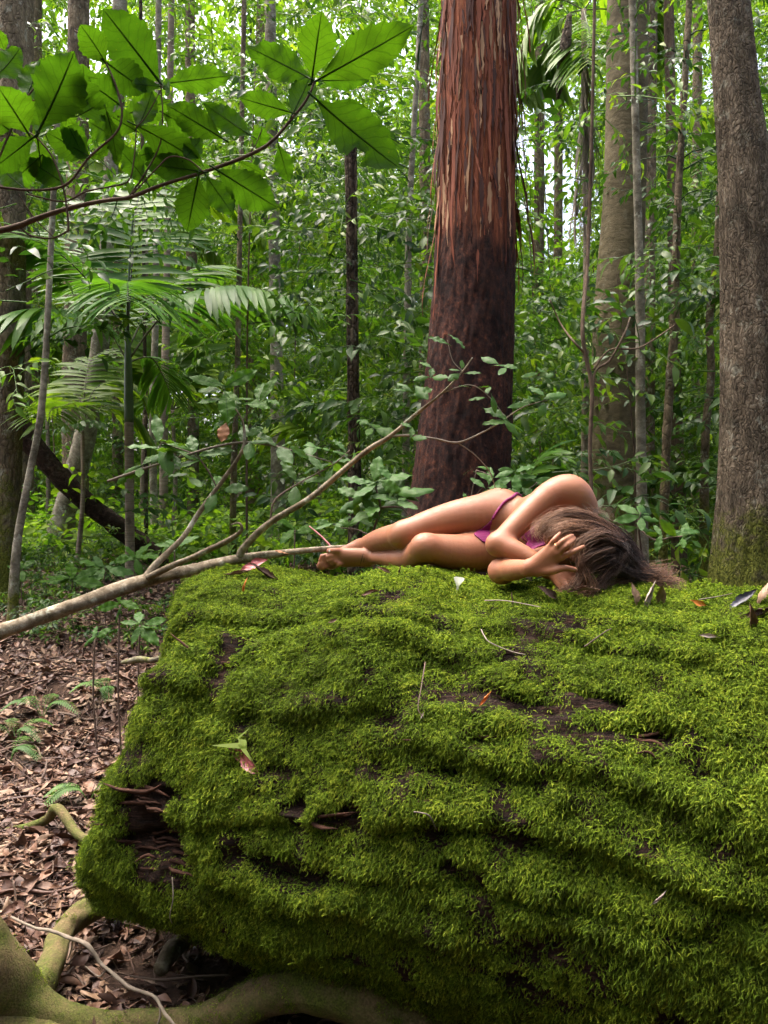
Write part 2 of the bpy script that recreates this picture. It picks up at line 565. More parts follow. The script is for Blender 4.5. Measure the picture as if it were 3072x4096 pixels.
# ------------------------------------------------------------------ ground
LOG_SLOPE = 0.42
LYAW = math.atan(LOG_SLOPE)
LT = np.array([math.cos(LYAW), -math.sin(LYAW), 0.0])        # along the log, towards the right and the camera
LN = np.array([math.sin(LYAW), math.cos(LYAW), 0.0])         # horizontal, away from the camera
LA = np.array([0.0, 2.85, 0.0])                              # axis foot at x = 0
LZ = 0.64

def ground_z(x, y):
    x, y = np.asarray(x, dtype=np.float64), np.asarray(y, dtype=np.float64)
    z = 0.72 * sstep(4.2, 12.5, y) + 0.012 * np.maximum(y - 12.5, 0) ** 0.8
    p = np.stack([x, y, x * 0], -1)
    amp = sstep(2.5, 6, y) * 0.8 + 0.2
    z = z + amp * (0.07 * fbm(p * 0.55, 3, 3) + 0.02 * fbm(p * 2.7, 2, 5)) * (1 - 0.8 * sstep(30, 60, y))
    # a small bank left of the log, where the litter drops away
    e = y - (5.3 + 0.35 * np.sin(x * 1.7) - 0.25 * (x + 1.5))
    z = z + 0.16 * sstep(-0.10, 0.12, e) * sstep(-0.6, -1.1, x)
    # hollow under the log
    q = (np.stack([x, y], -1) - LA[:2])
    across = q @ LN[:2]
    z = z - 0.10 * np.exp(-((across + 0.25) / 0.42) ** 2) * sstep(-2.0, -1.0, x)
    return z

def axis_coords():
    fine = np.arange(-6.5, 6.5, 0.07)
    far = 6.5 + np.cumsum(0.09 * 1.16 ** np.arange(1, 40))
    return np.concatenate([-far[::-1], fine, far])
gx = axis_coords()
gy = np.concatenate([1.2 - np.cumsum(0.1 * 1.2 ** np.arange(1, 34))[::-1], np.arange(1.2, 14, 0.065), 14 + np.cumsum(0.08 * 1.15 ** np.arange(1, 42))])
X, Y = np.meshgrid(gx, gy)
Z = ground_z(X, Y)
nx, ny = len(gx), len(gy)
ii = (np.arange(ny - 1)[:, None] * nx + np.arange(nx - 1)[None]).ravel()
t = NT('forest_floor')
p = t.pos()
c = t.ramp(t.noise(p, 3.0, 8, 0.7), [(0.3, (.022, .013, .009)), (0.5, (.055, .033, .022)), (0.7, (.11, .07, .05))])
c2 = t.ramp(t.noise(p, 28.0, 4, 0.7), [(0.35, 0.45), (0.65, 1.4)])
c = t.mix(0.8, c, c2, 'MULTIPLY')
M['soil'] = t.done(t.principled(c, 0.95, 0.15, t.bump(t.noise(p, 40.0, 6, 0.7), 0.8, 0.03)))
link('ground', mesh_np('ground', np.stack([X, Y, Z], -1).reshape(-1, 3), np.stack([ii, ii + 1, ii + 1 + nx, ii + nx], -1), M['soil']), kind='structure')

# ------------------------------------------------------------------ the mossy log
NS, NTH = 420, 300
th = np.linspace(0, 2 * math.pi, NTH, endpoint=False)         # 0 = facing the camera, pi/2 = up

def log_start(tt):
    """where the broken left end begins, along the log, for each angle"""
    zz = np.sin(tt)
    base = np.interp(zz, [-1, -.87, -.77, -.64, -.5, -.34, -.17, 0, .17, .34, .5, .64, .77, .87, .94, 1],
                     [-1.10, -1.06, -1.00, -.94, -.91, -.87, -.81, -.77, -.73, -.68, -.66, -.62, -.64, -.69, -.77, -.84])
    ang = np.stack([np.cos(tt) * 2.3, np.sin(tt) * 2.3, tt * 0], -1)
    return base + 0.017 * fbm(ang * 2.6, 3, 11)

def prof(tt):
    c, s = np.cos(tt), np.sin(tt)
    n = np.where(s > 0, 2.2, 2.6)
    return (1 - .05 * sstep(0.1, .9, s)) / (np.abs(c) ** n + np.abs(s) ** n) ** (1.0 / n)

BARE = [  # exposed wood patches: photo pixel centre, radius along / across the log (m), strength
    (640, 3330, .17, .22, 1.0), (760, 3420, .10, .12, .9), (930, 2600, .10, .10, .9), (870, 2690, .07, .06, .8),
    (2400, 2790, .11, .030, 1.0), (2640, 2950, .06, .04, .9), (2790, 3060, .06, .05, .7), (1380, 3270, .07, .06, .9),
    (1290, 3300, .05, .06, .8), (1930, 2950, .06, .03, .6), (1860, 3500, .10, .05, .7), (1660, 3830, .16, .06, .9),
    (2030, 3760, .06, .07, .8), (1180, 3260, .05, .09, .8), (1000, 3020, .05, .05, .5), (1370, 2600, .05, .03, .6),
    (2110, 3370, .07, .03, .5), (1760, 3300, .05, .05, .6), (2860, 3700, .06, .05, .5), (1150, 3060, .10, .03, .6)]

def log_raw(s, tt):
    """surface point without the bare-patch recess"""
    R = 0.715 + 0.035 * sstep(-0.5, 1.5, s) + 0.02 * np.sin(s * 2.1 + 1)
    pn = np.stack([s * 1.1, np.cos(tt) * 1.9, np.sin(tt) * 1.9], -1)
    big = 0.012 * fbm(pn * 0.9, 2, 21)
    # ledges that run along the log, each bulging out over a recess below it
    a = (tt - math.pi / 2) * -1.0                                  # 0 on top, grows down the front face
    a = np.where(a < -math.pi, a + 2 * math.pi, a)
    w = a * 4.2 + 1.5 * fbm(np.stack([s * .55, tt * 1.1, tt * 0], -1), 4, 31)
    fr = w - np.floor(w)
    ledge = np.where(fr < 0.82, fr / 0.82, (1 - fr) / 0.18)
    ledge = ledge ** 1.4 - 0.45
    amt = sstep(-0.3, 0.6, fbm(np.stack([s * 1.3, tt * 1.5, tt * 0 + 4], -1), 2, 41)) * sstep(0.25, 0.8, np.abs(a))
    r_top = (.055 * sstep(-.22, -.55, s) - .008 * sstep(.22, .45, s) + .036 * sstep(-.12, .05, s) * sstep(.38, .2, s) + .008 * sstep(-.35, -.1, s) * sstep(.45, .2, s)) * sstep(.2, .8, np.sin(tt))
    lump = 0.008 * fbm(np.stack([s * 8, tt * 2.2, tt * 0 + 9], -1), 3, 57) + 0.010 * fbm(np.stack([s * 5, np.cos(tt) * 5.5, np.sin(tt) * 5.5], -1), 2, 51) + 0.011 * fbm(np.stack([s * 21, np.cos(tt) * 17, np.sin(tt) * 17], -1), 2, 55)
    r = (R * prof(tt) + big + 0.040 * ledge * (0.25 + 0.75 * amt) + lump + r_top)
    r = r * (1 - (.10 + .045 * sstep(-.6, .6, s)) * sstep(-.15, -.75, np.sin(tt)))
    # flatter, hollowed underside on the left
    r = r * (1 - 0.10 * sstep(-0.55, -0.95, np.sin(tt)) * sstep(0.6, -0.8, s))
    # the end crumbles and rounds off
    e = s - log_start(tt)
    r = r * (1 - 0.15 * np.exp(-np.maximum(e, 0) / 0.045))
    return r

def log_point(s, tt, r):
    A = LA + np.asarray(s)[..., None] * LT
    A = A + np.array([0, 0, LZ])
    return A - (r * np.cos(tt))[..., None] * LN + (r * np.sin(tt))[..., None] * np.array([0, 0, 1.0])

ss = np.linspace(0, 1, NS) ** 0.92
TT = np.broadcast_to(th, (NS, NTH))
S0 = log_start(th)
SS = S0[None] + (2.9 - S0[None]) * ss[:, None]
RR = log_raw(SS, TT)
LP_ = log_point(SS, TT, RR)
# find each bare patch on the raw surface, seen from the front
flat = LP_.reshape(-1, 3)
pu = 1536 + flat[:, 0] / flat[:, 1] * FPX
pv = 2048 - (flat[:, 2] - CAMZ) / flat[:, 1] * FPX
front = (np.cos(TT).ravel() > -0.35)
mask = np.zeros(NS * NTH)
for (u, v, ra, rc, st_) in BARE:
    dd = (pu - u) ** 2 + (pv - v) ** 2 + np.where(front, 0, 1e9)
    c0 = flat[np.argmin(dd)]
    rel = flat - c0
    al = rel @ LT
    ac = np.sqrt(np.maximum((rel ** 2).sum(1) - al ** 2, 0))
    q = np.sqrt((al / (ra * .8)) ** 2 + (ac / (rc * .8)) ** 2) + 0.45 * fbm(flat * 13, 3, 61)
    mask = np.maximum(mask, st_ * sstep(1.15, 0.75, q))
bare = mask.reshape(NS, NTH)
under = sstep(-0.60, -0.80, np.sin(TT) + 0.05 * fbm(flat.reshape(NS, NTH, 3) * 4, 2, 71) + 0.10 * sstep(0.2, 1.2, SS))
bare = np.maximum(bare, under)
# dark seams under the ledges, where the moss thins out
seam = fbm(np.stack([SS * 2.2, TT * 8 + .8 * fbm(np.stack([SS * 1.5, TT * 2, TT * 0], -1), 2, 77), TT * 0 + 3], -1), 3, 79)
seam = sstep(-.74, -.9, seam) * sstep(1.45, 1.0, np.abs(TT - math.pi / 2) * 0 + 1.2 - .4 * np.cos(TT))
bare = np.maximum(bare, .85 * seam * sstep(.90, .6, np.sin(TT)))
grain = fbm(np.stack([SS * 5, TT * 16, RR * 0], -1), 3, 81)
RR = RR - bare * (0.026 + 0.030 * grain)
LPT = log_point(SS, TT, RR)
# smooth vertex normals from the parameter grid
dS = np.gradient(LPT, axis=0)
dT = (np.roll(LPT, -1, 1) - np.roll(LPT, 1, 1))
LNORM = nrm(np.cross(dT, dS))
ctr = LA + (SS[..., None]) * LT + np.array([0, 0, LZ])
flip = np.sum(LNORM * (LPT - ctr), -1, keepdims=True) < 0
LNORM = np.where(flip, -LNORM, LNORM)

t = NT('rotten_wood')
p = t.obj()
q = t.mapping(p, (1.2, 9, 14), (0, 0, -LYAW))
a = t.noise(q, 6.0, 9, 0.78, 0.8)
c = t.ramp(a, [(0.30, (.004, .003, .0025)), (0.5, (.030, .016, .011)), (0.66, (.10, .05, .033)), (.8, (.19, .10, .065))])
M['rotten'] = t.done(t.principled(c, 0.85, 0.15, t.bump(a, 1.0, 0.06)))
mossy_log = thing('fallen_log', 'huge moss-covered fallen log filling the foreground, the woman lying on it', 'log', (float(LA[0]), float(LA[1]), 0.0))
i = np.arange(NS - 1)[:, None] * NTH
j = np.arange(NTH)[None]
Q = np.stack([i + j, i + (j + 1) % NTH, i + NTH + (j + 1) % NTH, i + NTH + j], -1).reshape(-1, 4)
Vl = LPT.reshape(-1, 3)
# dished, splintered left end
rings, faces = [Vl], [Q]
base = 0
prev = np.arange(NTH)
cen = LPT[0].mean(0) + LT * 0.12
for k, f in enumerate((0.72, 0.42, 0.14)):
    ring = LPT[0] * f + cen * (1 - f) + LT[None] * (0.05 * fbm(LPT[0] * f * 9, 2, 91 + k))[:, None]
    st = sum(len(x) for x in rings)
    rings.append(ring)
    cur = st + np.arange(NTH)
    faces.append(np.stack([np.roll(prev, -1), prev, cur, np.roll(cur, -1)], -1))
    prev = cur
st = sum(len(x) for x in rings)
rings.append(cen[None])
tri = np.stack([np.roll(prev, -1), prev, np.full(NTH, st)], -1)
log_me = mesh_np('wood', np.vstack(rings), [np.vstack(faces), tri], M['rotten'])
log_wood = child_at(link('wood', log_me), mossy_log)
log_bvh = BVHTree.FromPolygons([tuple(x) for x in Vl], [tuple(int(y) for y in q_) for q_ in Q])

M['splinter'] = plain_mat('splinter_wood', (.016, .008, .006), (.085, .042, .028), 45, .9, .1, .8, .006)
# splinters standing off the exposed wood
splinter_meshes = []
for k in range(4):
    L = 0.09 + 0.03 * k
    pts = spline(np.array([[0, 0, -.003], [L * .4, .010 * (k - 1.5), .004], [L, -.004 * (k - 1.5), -.006]]), 7)
    V, F, uv = tube(pts, np.array([.003, .006, .008, .007, .006, .004, .001]) * (0.8 + .1 * k), 5)
    V[:, 2] *= 0.55
    V[:, 1] += .004 * vnoise(V * 60, 9 + k)
    splinter_meshes.append(mesh_np('wood_splinter', V, F, M['splinter'], smooth=False))
for (u, v, ra, rc, st_) in BARE[:12]:
    for k in range(46 if ra > .12 and u < 800 else 16 if u < 800 else 4):
        d = Vector(P(u + rng.normal() * 60 * ra / .1, v + rng.normal() * 60 * rc / .1, 1.0)) - Vector((0, 0, CAMZ))
        hit = log_bvh.ray_cast(Vector((0, 0, CAMZ)), d.normalized())
        if hit[0] is None:
            continue
        if bare.ravel()[np.argmin(((flat - np.array(hit[0])) ** 2).sum(1))] < .45:
            continue
        nrm_ = np.array(hit[1])
        if nrm_ @ np.array(d) > 0:
            nrm_ = -nrm_
        R = basis(nrm_, LT * (1 if rng.random() < .7 else -1) + rng.normal(size=3) * .13 + nrm_ * .1)
        o = link('wood_splinter', splinter_meshes[int(rng.integers(4))], loc=np.array(hit[0]) + nrm_ * 0.002 - LT * .06, rot=euler_xyz(R), scale=0.6 + rng.random() * .6)
        child_at(o, mossy_log)

# ------------------------------------------------------------------ moss fronds
def moss_frond(mb, L, az, lean, wid, curl, off=(0, 0, 0)):
    n = 9
    tt_ = np.linspace(0, 1, n)
    ang = lean + curl * tt_ ** 1.3                       # angle from the surface normal
    dx = np.sin(ang) * L / n
    dz = np.cos(ang) * L / n
    x = np.concatenate([[0], np.cumsum(dx)[:-1]])
    z = np.concatenate([[0], np.cumsum(dz)[:-1]])
    w = wid * np.sin(math.pi * np.clip(tt_ * .9 + .1, 0, 1)) ** 0.7
    ca, sa = math.cos(az), math.sin(az)
    V, F = [], []
    for k in range(n):
        V.append((x[k], 0, z[k]))
    for k in range(n - 1):
        fx, fz = x[k + 1] - x[k], z[k + 1] - z[k]
        for s in (-1, 1):
            b = len(V)
            V.append((x[k] + 1.25 * fx - .25 * w[k] * 0, s * w[k], z[k] + 1.25 * fz - 0.30 * w[k]))
            V.append((x[k] + .6 * fx, s * w[k] * .45, z[k] + .6 * fz + 0.10 * w[k]))
            F.append((k, b + 1, b) if s < 0 else (k, b, b + 1))
            F.append((k, k + 1, b + 1) if s > 0 else (k, b + 1, k + 1))
    V = np.array(V)
    V = np.stack([V[:, 0] * ca - V[:, 1] * sa, V[:, 0] * sa + V[:, 1] * ca, V[:, 2]], -1) + np.array(off)
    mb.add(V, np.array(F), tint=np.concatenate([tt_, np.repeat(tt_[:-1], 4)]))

moss_protos = []
t = NT('moss')
pz = t.math('ADD', t.math('MULTIPLY', t.noise(t.pos(), 6.0, 5, 0.65), .6), t.math('MULTIPLY', t.noise(t.pos(), 1.7, 3, 0.6), .5))
pf = t.noise(t.pos(), 26.0, 2, 0.5)
f = t.math('ADD', t.math('MULTIPLY', t.rand(), 0.42), t.math('ADD', t.math('MULTIPLY', pz, 0.55), t.math('MULTIPLY', pf, .22)))
c = t.ramp(f, [(0.26, (.045, .034, .010)), (0.40, (.050, .070, .009)), (0.56, (.084, .138, .012)), (0.74, (.165, .236, .018)), (0.92, (.295, .34, .034)), (1.0, (.39, .34, .075))])
c = t.mix(1.0, c, t.ramp(t.tint(), [(0.0, 0.25), (0.45, .75), (1.0, 1.75)]), 'MULTIPLY')  # bases darkened, tips brightened: older stems, plus shade between fronds put into the colour
tc = t.mix(1.0, c, (1.35, 1.45, .6), 'MULTIPLY')
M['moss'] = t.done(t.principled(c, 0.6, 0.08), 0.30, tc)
for k in range(5):
    r_ = np.random.default_rng(100 + k)
    mb = MB()
    for q in range(9):
        moss_frond(mb, 0.016 + r_.random() * .012, (r_.random() - .5) * 1.7, .15 + r_.random() * .5, .0031 + r_.random() * .0016, 1.4 + r_.random() * 1.3, (r_.normal() * .012, r_.normal() * .012, -.006 * r_.random()))
    moss_protos.append(mb.mesh('moss_tuft', M['moss'], smooth=False))

def sample_log(n, keep_fn):
    """area-weighted random points on the log grid, kept by keep_fn(mask value)"""
    ar = np.linalg.norm(np.cross(LPT[1:, :] - LPT[:-1, :], np.roll(LPT, -1, 1)[:-1] - LPT[:-1]), axis=-1)
    facing = (np.cos(TT[:-1]) > -0.55) & (np.sin(TT[:-1]) > -0.97) & (LPT[:-1, :, 0] < 1.75)
    wgt = (ar * facing).ravel()
    idx = rng.choice(len(wgt), size=n, p=wgt / wgt.sum())
    a, b = idx // NTH, idx % NTH
    fa, fb = rng.random(n), rng.random(n)
    b2 = (b + 1) % NTH
    def lerp(G_):
        g00, g10, g01, g11 = G_[a, b], G_[a + 1, b], G_[a, b2], G_[a + 1, b2]
        if G_.ndim == 3:
            A_, B_ = fa[:, None], fb[:, None]
        else:
            A_, B_ = fa, fb
        return (g00 * (1 - A_) + g10 * A_) * (1 - B_) + (g01 * (1 - A_) + g11 * A_) * B_
    pos, nn, bm = lerp(LPT), nrm(lerp(LNORM)), lerp(bare)
    k = keep_fn(pos, nn, bm)
    return pos[k], nn[k], bm[k]

def keep_moss(pos, nn, bm):
    patch = .8 * fbm(pos * 3.2, 3, 131) + .95 * fbm(pos * np.array([17, 17, 11]), 3, 133)
    dens = (1 - bm) ** 1.5 * np.clip(1.12 + .35 * sstep(.6, .95, nn[:, 2]) + 1.35 * patch, 0.09, 1)
    return rng.random(len(pos)) < dens
mp, mn_, mb_ = sample_log(260000, keep_moss)
n = len(mp)
upn = mn_ * 0.85 + np.array([0, 0, .25]) + rng.normal(size=(n, 3)) * .28
droop = np.array([0, 0, -1.0]) + rng.normal(size=(n, 3)) * .33 - LN * .25
topness = np.clip(mn_[:, 2], 0, 1)[:, None]
droop = droop + topness * (rng.normal(size=(n, 3)) * 1.0 - LN * .8)
Rm = basis(upn, droop)
msc = (0.58 + 0.46 * rng.random(n) + .3 * rng.random(n) ** 6) * (1 + .22 * fbm(mp * 5, 2, 141)) * (1 - .35 * mb_)
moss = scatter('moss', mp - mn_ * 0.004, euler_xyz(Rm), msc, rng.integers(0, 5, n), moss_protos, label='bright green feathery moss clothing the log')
child_at(moss, mossy_log)

# ------------------------------------------------------------------ mossy roots at the lower left
t = NT('mossy_root')
p = t.obj()
sp = t.n('ShaderNodeSeparateXYZ')
t.l(t.n('ShaderNodeNewGeometry').outputs['Normal'], sp.inputs[0])
mo = t.ramp(t.noise(p, 7.0, 6, 0.75), [(0.38, 0.0), (0.62, 1.0)])
c = t.mix(mo, t.ramp(t.noise(p, 130.0, 3), [(0.3, (.075, .052, .025)), (0.7, (.18, .13, .065))]), t.ramp(t.noise(p, 170.0, 3), [(0.3, (.022, .034, .006)), (0.7, (.11, .135, .02))]))
M['root'] = t.done(t.principled(c, 0.9, 0.2, t.bump(t.noise(p, 150.0, 4, 0.7), 0.9, 0.006, t.bump(t.noise(p, 25.0, 4), .5, .01))))

def root_relief(theta, arc, pts):
    q = pts[:, None, :] + 0 * theta[..., None]
    return 1 + 0.16 * fbm(np.stack([np.cos(theta) * 1.2, np.sin(theta) * 1.2, arc * 9], -1), 3, 171)

def px_path(lst, n):
    """[(u, v, width px, d)] -> world points, radii"""
    pts = np.array([P(u, v, d) for u, v, w, d in lst])
    rad = np.array([w * d / FPX / 2 for u, v, w, d in lst])
    q = spline(np.hstack([pts, rad[:, None]]), n)
    return q[:, :3], q[:, 3]

def rod(name, lst, mat, parent=None, n=60, sides=14, relief=None, **kw):
    pts, rad = px_path(lst, n)
    V, F, uv = tube(pts, rad, sides, relief)
    o = link(name, mesh_np(name, V, F, mat, uv=uv), **kw)
    if parent is not None:
        child_at(o, parent)
    return o

root_a = thing('tree_root', 'thick mossy yellow-green tree root curving along the lower left corner', 'root', P(60, 4050, 2.42))
ROOTS = [
    [(-1100, 4600, 170, 2.05), (-800, 4200, 200, 2.12), (-500, 3750, 220, 2.2), (-260, 3620, 230, 2.30), (-120, 3760, 250, 2.32), (-20, 3880, 240, 2.36), (80, 3985, 200, 2.39), (210, 4070, 150, 2.40), (400, 4110, 125, 2.42), (600, 4105, 120, 2.43), (800, 4085, 128, 2.42), (960, 4020, 145, 2.40), (1110, 3960, 160, 2.38), (1300, 3950, 200, 2.33), (1520, 4010, 250, 2.3), (1800, 4140, 270, 2.3)],
    [(40, 4050, 140, 2.40), (140, 3960, 125, 2.46), (205, 3850, 105, 2.58), (235, 3760, 92, 2.72), (280, 3700, 88, 2.86), (350, 3640, 95, 3.0), (460, 3590, 90, 3.2)],
    [(-900, 4700, 180, 2.0), (-600, 4420, 210, 2.1), (-300, 4240, 220, 2.2), (-100, 4180, 230, 2.28), (60, 4150, 210, 2.34), (200, 4190, 160, 2.34), (400, 4260, 140, 2.32)],
]
for k, lst in enumerate(ROOTS):
    rod('root_limb', lst, M['root'], root_a, 90, 28, root_relief)
rod('mossy_stick', [(-20, 3330, 30, 3.95), (100, 3310, 34, 3.9), (190, 3275, 36, 3.9), (230, 3235, 42, 3.85), (300, 3325, 38, 3.7), (350, 3360, 30, 3.6)], M['root'], None, 40, 10, root_relief,
    label='knobbly mossy surface root poking out left of the log end', cat='root')
rod('surface_root', [(-30, 3395, 32, 3.75), (80, 3395, 30, 3.7), (160, 3425, 26, 3.7), (230, 3460, 18, 3.65)], M['twig'], None, 30, 8, root_relief,
    label='bare brown surface root crossing the litter at the left edge', cat='root')
rod('snapped_branch', [(640, 3880, 60, 2.72), (690, 3800, 70, 2.82), (740, 3750, 72, 2.95)], M['branch'], None, 20, 12, root_relief,
    label='short broken branch stub lying in the hollow under the log', cat='branch')
rod('green_stick', [(490, 2650, 16, 4.1), (560, 2636, 26, 4.0), (610, 2640, 22, 3.95), (680, 2628, 27, 3.9), (760, 2650, 22, 3.7)], M['bark_pale'], None, 24, 10, root_relief,
    label='mossy green stick poking out of the log above its broken end', cat='stick')
# ------------------------------------------------------------------ leaf and spray meshes
def simple_leaf(L, W, fold=.25, droop=.35, n=3):
    """folded, drooping leaf along +X: V, F"""
    xs = np.linspace(0, 1, n + 1)
    w = W * np.sin(math.pi * (xs ** .8 * .92 + .04)) ** .9
    w[0] *= .25
    w[-1] = 0
    z = -droop * L * xs ** 2
    V, F = [], []
    for k in range(n + 1):
        V += [(xs[k] * L, w[k], z[k] + fold * w[k]), (xs[k] * L, 0, z[k]), (xs[k] * L, -w[k], z[k] + fold * w[k])]
    for k in range(n):
        a, b = 3 * k, 3 * k + 3
        F += [(a, a + 1, b + 1, b), (a + 1, a + 2, b + 2, b + 1)]
    return np.array(V), np.array(F)

def leaf_spray(seed, L=.7, leaf=.085, ratio=.19, side=5, per=5, up=.0, mb=None, xf=None):
    """a leafy twig along +X, leaves held roughly in a plane and drooping"""
    r = np.random.default_rng(seed)
    own = mb is None
    mb = mb or MB()
    def put(V, F, tint):
        V = np.asarray(V)
        if xf is not None:
            V = V @ xf[0].T + xf[1]
        mb.add(V, F, tint=tint)
    def twig(p0, dirv, ln, nl, rad):
        pts = [p0]
        d = nrm(dirv)
        for k in range(5):
            d = nrm(d + r.normal(size=3) * .13 + np.array([0, 0, -.07]))
            pts.append(pts[-1] + d * ln / 5)
        pts = np.array(pts)
        V, F, _ = tube(pts, np.linspace(rad, rad * .35, len(pts)), 3, cap=False)
        put(V, F, -1.0)
        sp = spline(pts, nl * 2 + 2)
        for k in range(nl):
            q = sp[2 * k + 2]
            tdir = nrm(sp[2 * k + 2] - sp[2 * k + 1])
            sidev = nrm(np.cross(np.array([0, 0, 1.0]), tdir)) * (1 if k % 2 else -1)
            dl = nrm(tdir * (.5 + .5 * r.random()) + sidev * (.8 + .3 * r.random()) + np.array([0, 0, -.25 + .5 * (r.random() - .5)]) + r.normal(size=3) * .15)
            if k == nl - 1:
                dl = nrm(tdir + np.array([0, 0, -.3]))
            upv = nrm(np.array([0, 0, 1.0]) + r.normal(size=3) * .45)
            ln_ = leaf * (.65 + .6 * r.random())
            V, F = simple_leaf(ln_, ln_ * ratio, .2 + .2 * r.random(), .15 + .45 * r.random())
            R = basis(upv - dl * (upv @ dl), dl)
            put(V @ R.T + q, F, float(r.random()) * .5)
        return pts
    main = twig(np.zeros(3), np.array([1, 0, up]), L, per, .005)
    sp = spline(main, side + 2)
    for k in range(side):
        q = sp[k + 1]
        s = 1 if k % 2 else -1
        twig(q, np.array([.7, s * .8, .05 + .2 * r.random()]), L * (.55 - .06 * k), per, .003)
    return mb
SPRAY = {}
for nm, mat, leaf, ratio, L in (('thicket', 'thicket', .085, .20, .7), ('thicket_dark', 'thicket_dark', .095, .21, .7), ('far', 'far', .12, .26, .9), ('small', 'thicket', .05, .20, .55)):
    SPRAY[nm] = [leaf_spray(300 + k + 10 * len(SPRAY), L, leaf, ratio).mesh(nm + '_spray', M[mat]) for k in range(4)]

# ------------------------------------------------------------------ trunks
def rough_relief(a=.05, zf=1.2, tf=2.5, ridge=0.0, rf=9, seed=0):
    def f(theta, arc, pts):
        p = np.stack([np.cos(theta) * tf, np.sin(theta) * tf, arc * zf], -1)
        r = 1 + a * fbm(p, 3, seed)
        if ridge:
            p2 = np.stack([np.cos(theta) * rf, np.sin(theta) * rf, arc * 2.2], -1)
            r = r + ridge * (1 - 2 * np.abs(fbm(p2, 2, seed + 3)))
        return r
    return f

def ring_relief(step=.18, amp=.05, seed=0):
    def f(theta, arc, pts):
        k = arc / step + .12 * vnoise(np.stack([arc * 3, theta * 0, theta * 0], -1), seed)
        fr = np.abs(k - np.round(k))
        return 1 + amp * np.exp(-(fr / .07) ** 2) + .03 * fbm(np.stack([np.cos(theta) * 2, np.sin(theta) * 2, arc * 3], -1), 2, seed)
    return f

def trunk_path(lst, d, top_v=-350, flare=1.6, to_ground=True, dlean=0.0):
    """lst [(u, v, w)] from top to bottom at distance d -> control points base..top with radius"""
    pts = [(P(u, v, d + dlean * (v - lst[0][1]) / 1000), w * d / FPX / 2) for u, v, w in lst]
    if lst[0][1] <= 0 or top_v is not None and lst[0][1] > top_v:
        if top_v is not None:
            (u0, v0, w0), (u1, v1, w1) = lst[0], lst[1]
            k = (top_v - v0) / (v1 - v0)
            pts.insert(0, (P(u0 + (u1 - u0) * k, top_v, d), w0 * .96 * d / FPX / 2))
    if to_ground:
        (a, ra), (b, rb) = pts[-2], pts[-1]
        gz = float(ground_z(b[0], b[1])) - .08
        if b[2] > gz + .05:
            dirv = (b - a) / max(a[2] - b[2], .01)
            q = b + dirv * (b[2] - gz) * .5
            q[2] = gz
            mid = b * .45 + q * .55
            pts.append((mid, rb * 1.08))
            pts.append((q, rb * flare))
    pts = pts[::-1]
    return np.array([[*p_, r_] for p_, r_ in pts])

def tree(name, label, lst, d, mat, sides=24, n=70, relief=None, cat='tree', top_v=-350, flare=1.5, crown=None, group=None, dlean=0.0, partname='trunk'):
    cp = trunk_path(lst, d, top_v, flare, True, dlean)
    q = spline(cp, n)
    root = thing(name, label, cat, q[0, :3], group)
    V, F, uv = tube(q[:, :3], q[:, 3], sides, relief or rough_relief(.06, 1.2, 1.5, seed=int(d * 10)))
    child_at(link(partname, mesh_np(partname, V, F, M[mat], uv=uv)), root)
    if crown:
        mb = MB()
        r = np.random.default_rng(int(abs(lst[0][0])) + 5)
        lo, hi, count, kind, sc = crown
        for k in range(count):
            f = lo + (hi - lo) * r.random()
            c_ = q[int(f * (n - 1)), :3]
            az = r.random() * 6.28
            dv = np.array([math.cos(az), math.sin(az), .25])
            off = r.random() * .5
            R = basis(np.array([0, 0, 1.0]) + r.normal(size=3) * .3, dv)
            Rb = basis(nrm(np.cross(R[:, 0], np.cross(np.array([0, 0, 1.]), R[:, 0]))), R[:, 0])
            leaf_spray(int(r.integers(1e6)), .65 * sc, .09 * sc, .2, 4, 4, .1, mb, (Rb, c_ + nrm(dv) * off))
            if off > .1:
                V, F, _ = tube(np.array([c_, c_ + nrm(dv) * off * .5 + np.array([0, 0, .03]), c_ + nrm(dv) * off]), [.010, .008, .006], 4, cap=False)
                mb.add(V, F, tint=-1.0)
        child_at(link('crown', mb.mesh('crown', M[kind])), root)
    return root, q

# the big red tree that sheds its bark
RD = 6.5
RED = [(1915, -250, 286), (1915, 0, 292), (1908, 500, 300), (1906, 815, 308), (1893, 1200, 322), (1872, 1550, 345), (1848, 1852, 375), (1842, 1990, 392), (1836, 2200, 450)]
cp = trunk_path(RED, RD, None, 1.25)
q = spline(cp, 420)
red = thing('shedding_gum_tree', 'massive dark red trunk shedding long strips of bark behind the woman', 'tree', q[0, :3])
zb = float(P(0, 930, RD)[2])                       # where the peeling starts
def red_relief(theta, arc, pts):
    z = pts[:, 2][:, None]
    low = sstep(zb + .25, zb - .15, z + .22 * fbm(np.stack([np.cos(theta) * 4, np.sin(theta) * 4, arc * .8], -1), 2, 7))
    p = np.stack([np.cos(theta) * 14, np.sin(theta) * 14, arc * 7], -1)
    scaly = .030 * fbm(p, 3, 9) + .020
    p2 = np.stack([np.cos(theta) * 11, np.sin(theta) * 11, arc * .55], -1)
    fib = .028 * fbm(p2, 3, 12)
    return 1 + .02 * fbm(np.stack([np.cos(theta), np.sin(theta), arc * .5], -1), 2, 4) + low * scaly + (1 - low) * fib
V, F, uv = tube(q[:, :3], q[:, 3], 150, red_relief)
t = NT('red_trunk')
p = t.obj()
zz = t.n('ShaderNodeSeparateXYZ')
t.l(t.pos(), zz.inputs[0])
edge = t.math('ADD', zz.outputs[2], t.math('MULTIPLY', t.noise(t.mapping(p, (5, 5, .7)), 1.5, 5, .7), 1.5))
low = t.ramp(t.math('MULTIPLY_ADD', edge, 1.0, -zb - .70 + .5, True), [(0.30, 1.0), (0.70, 0.0)])
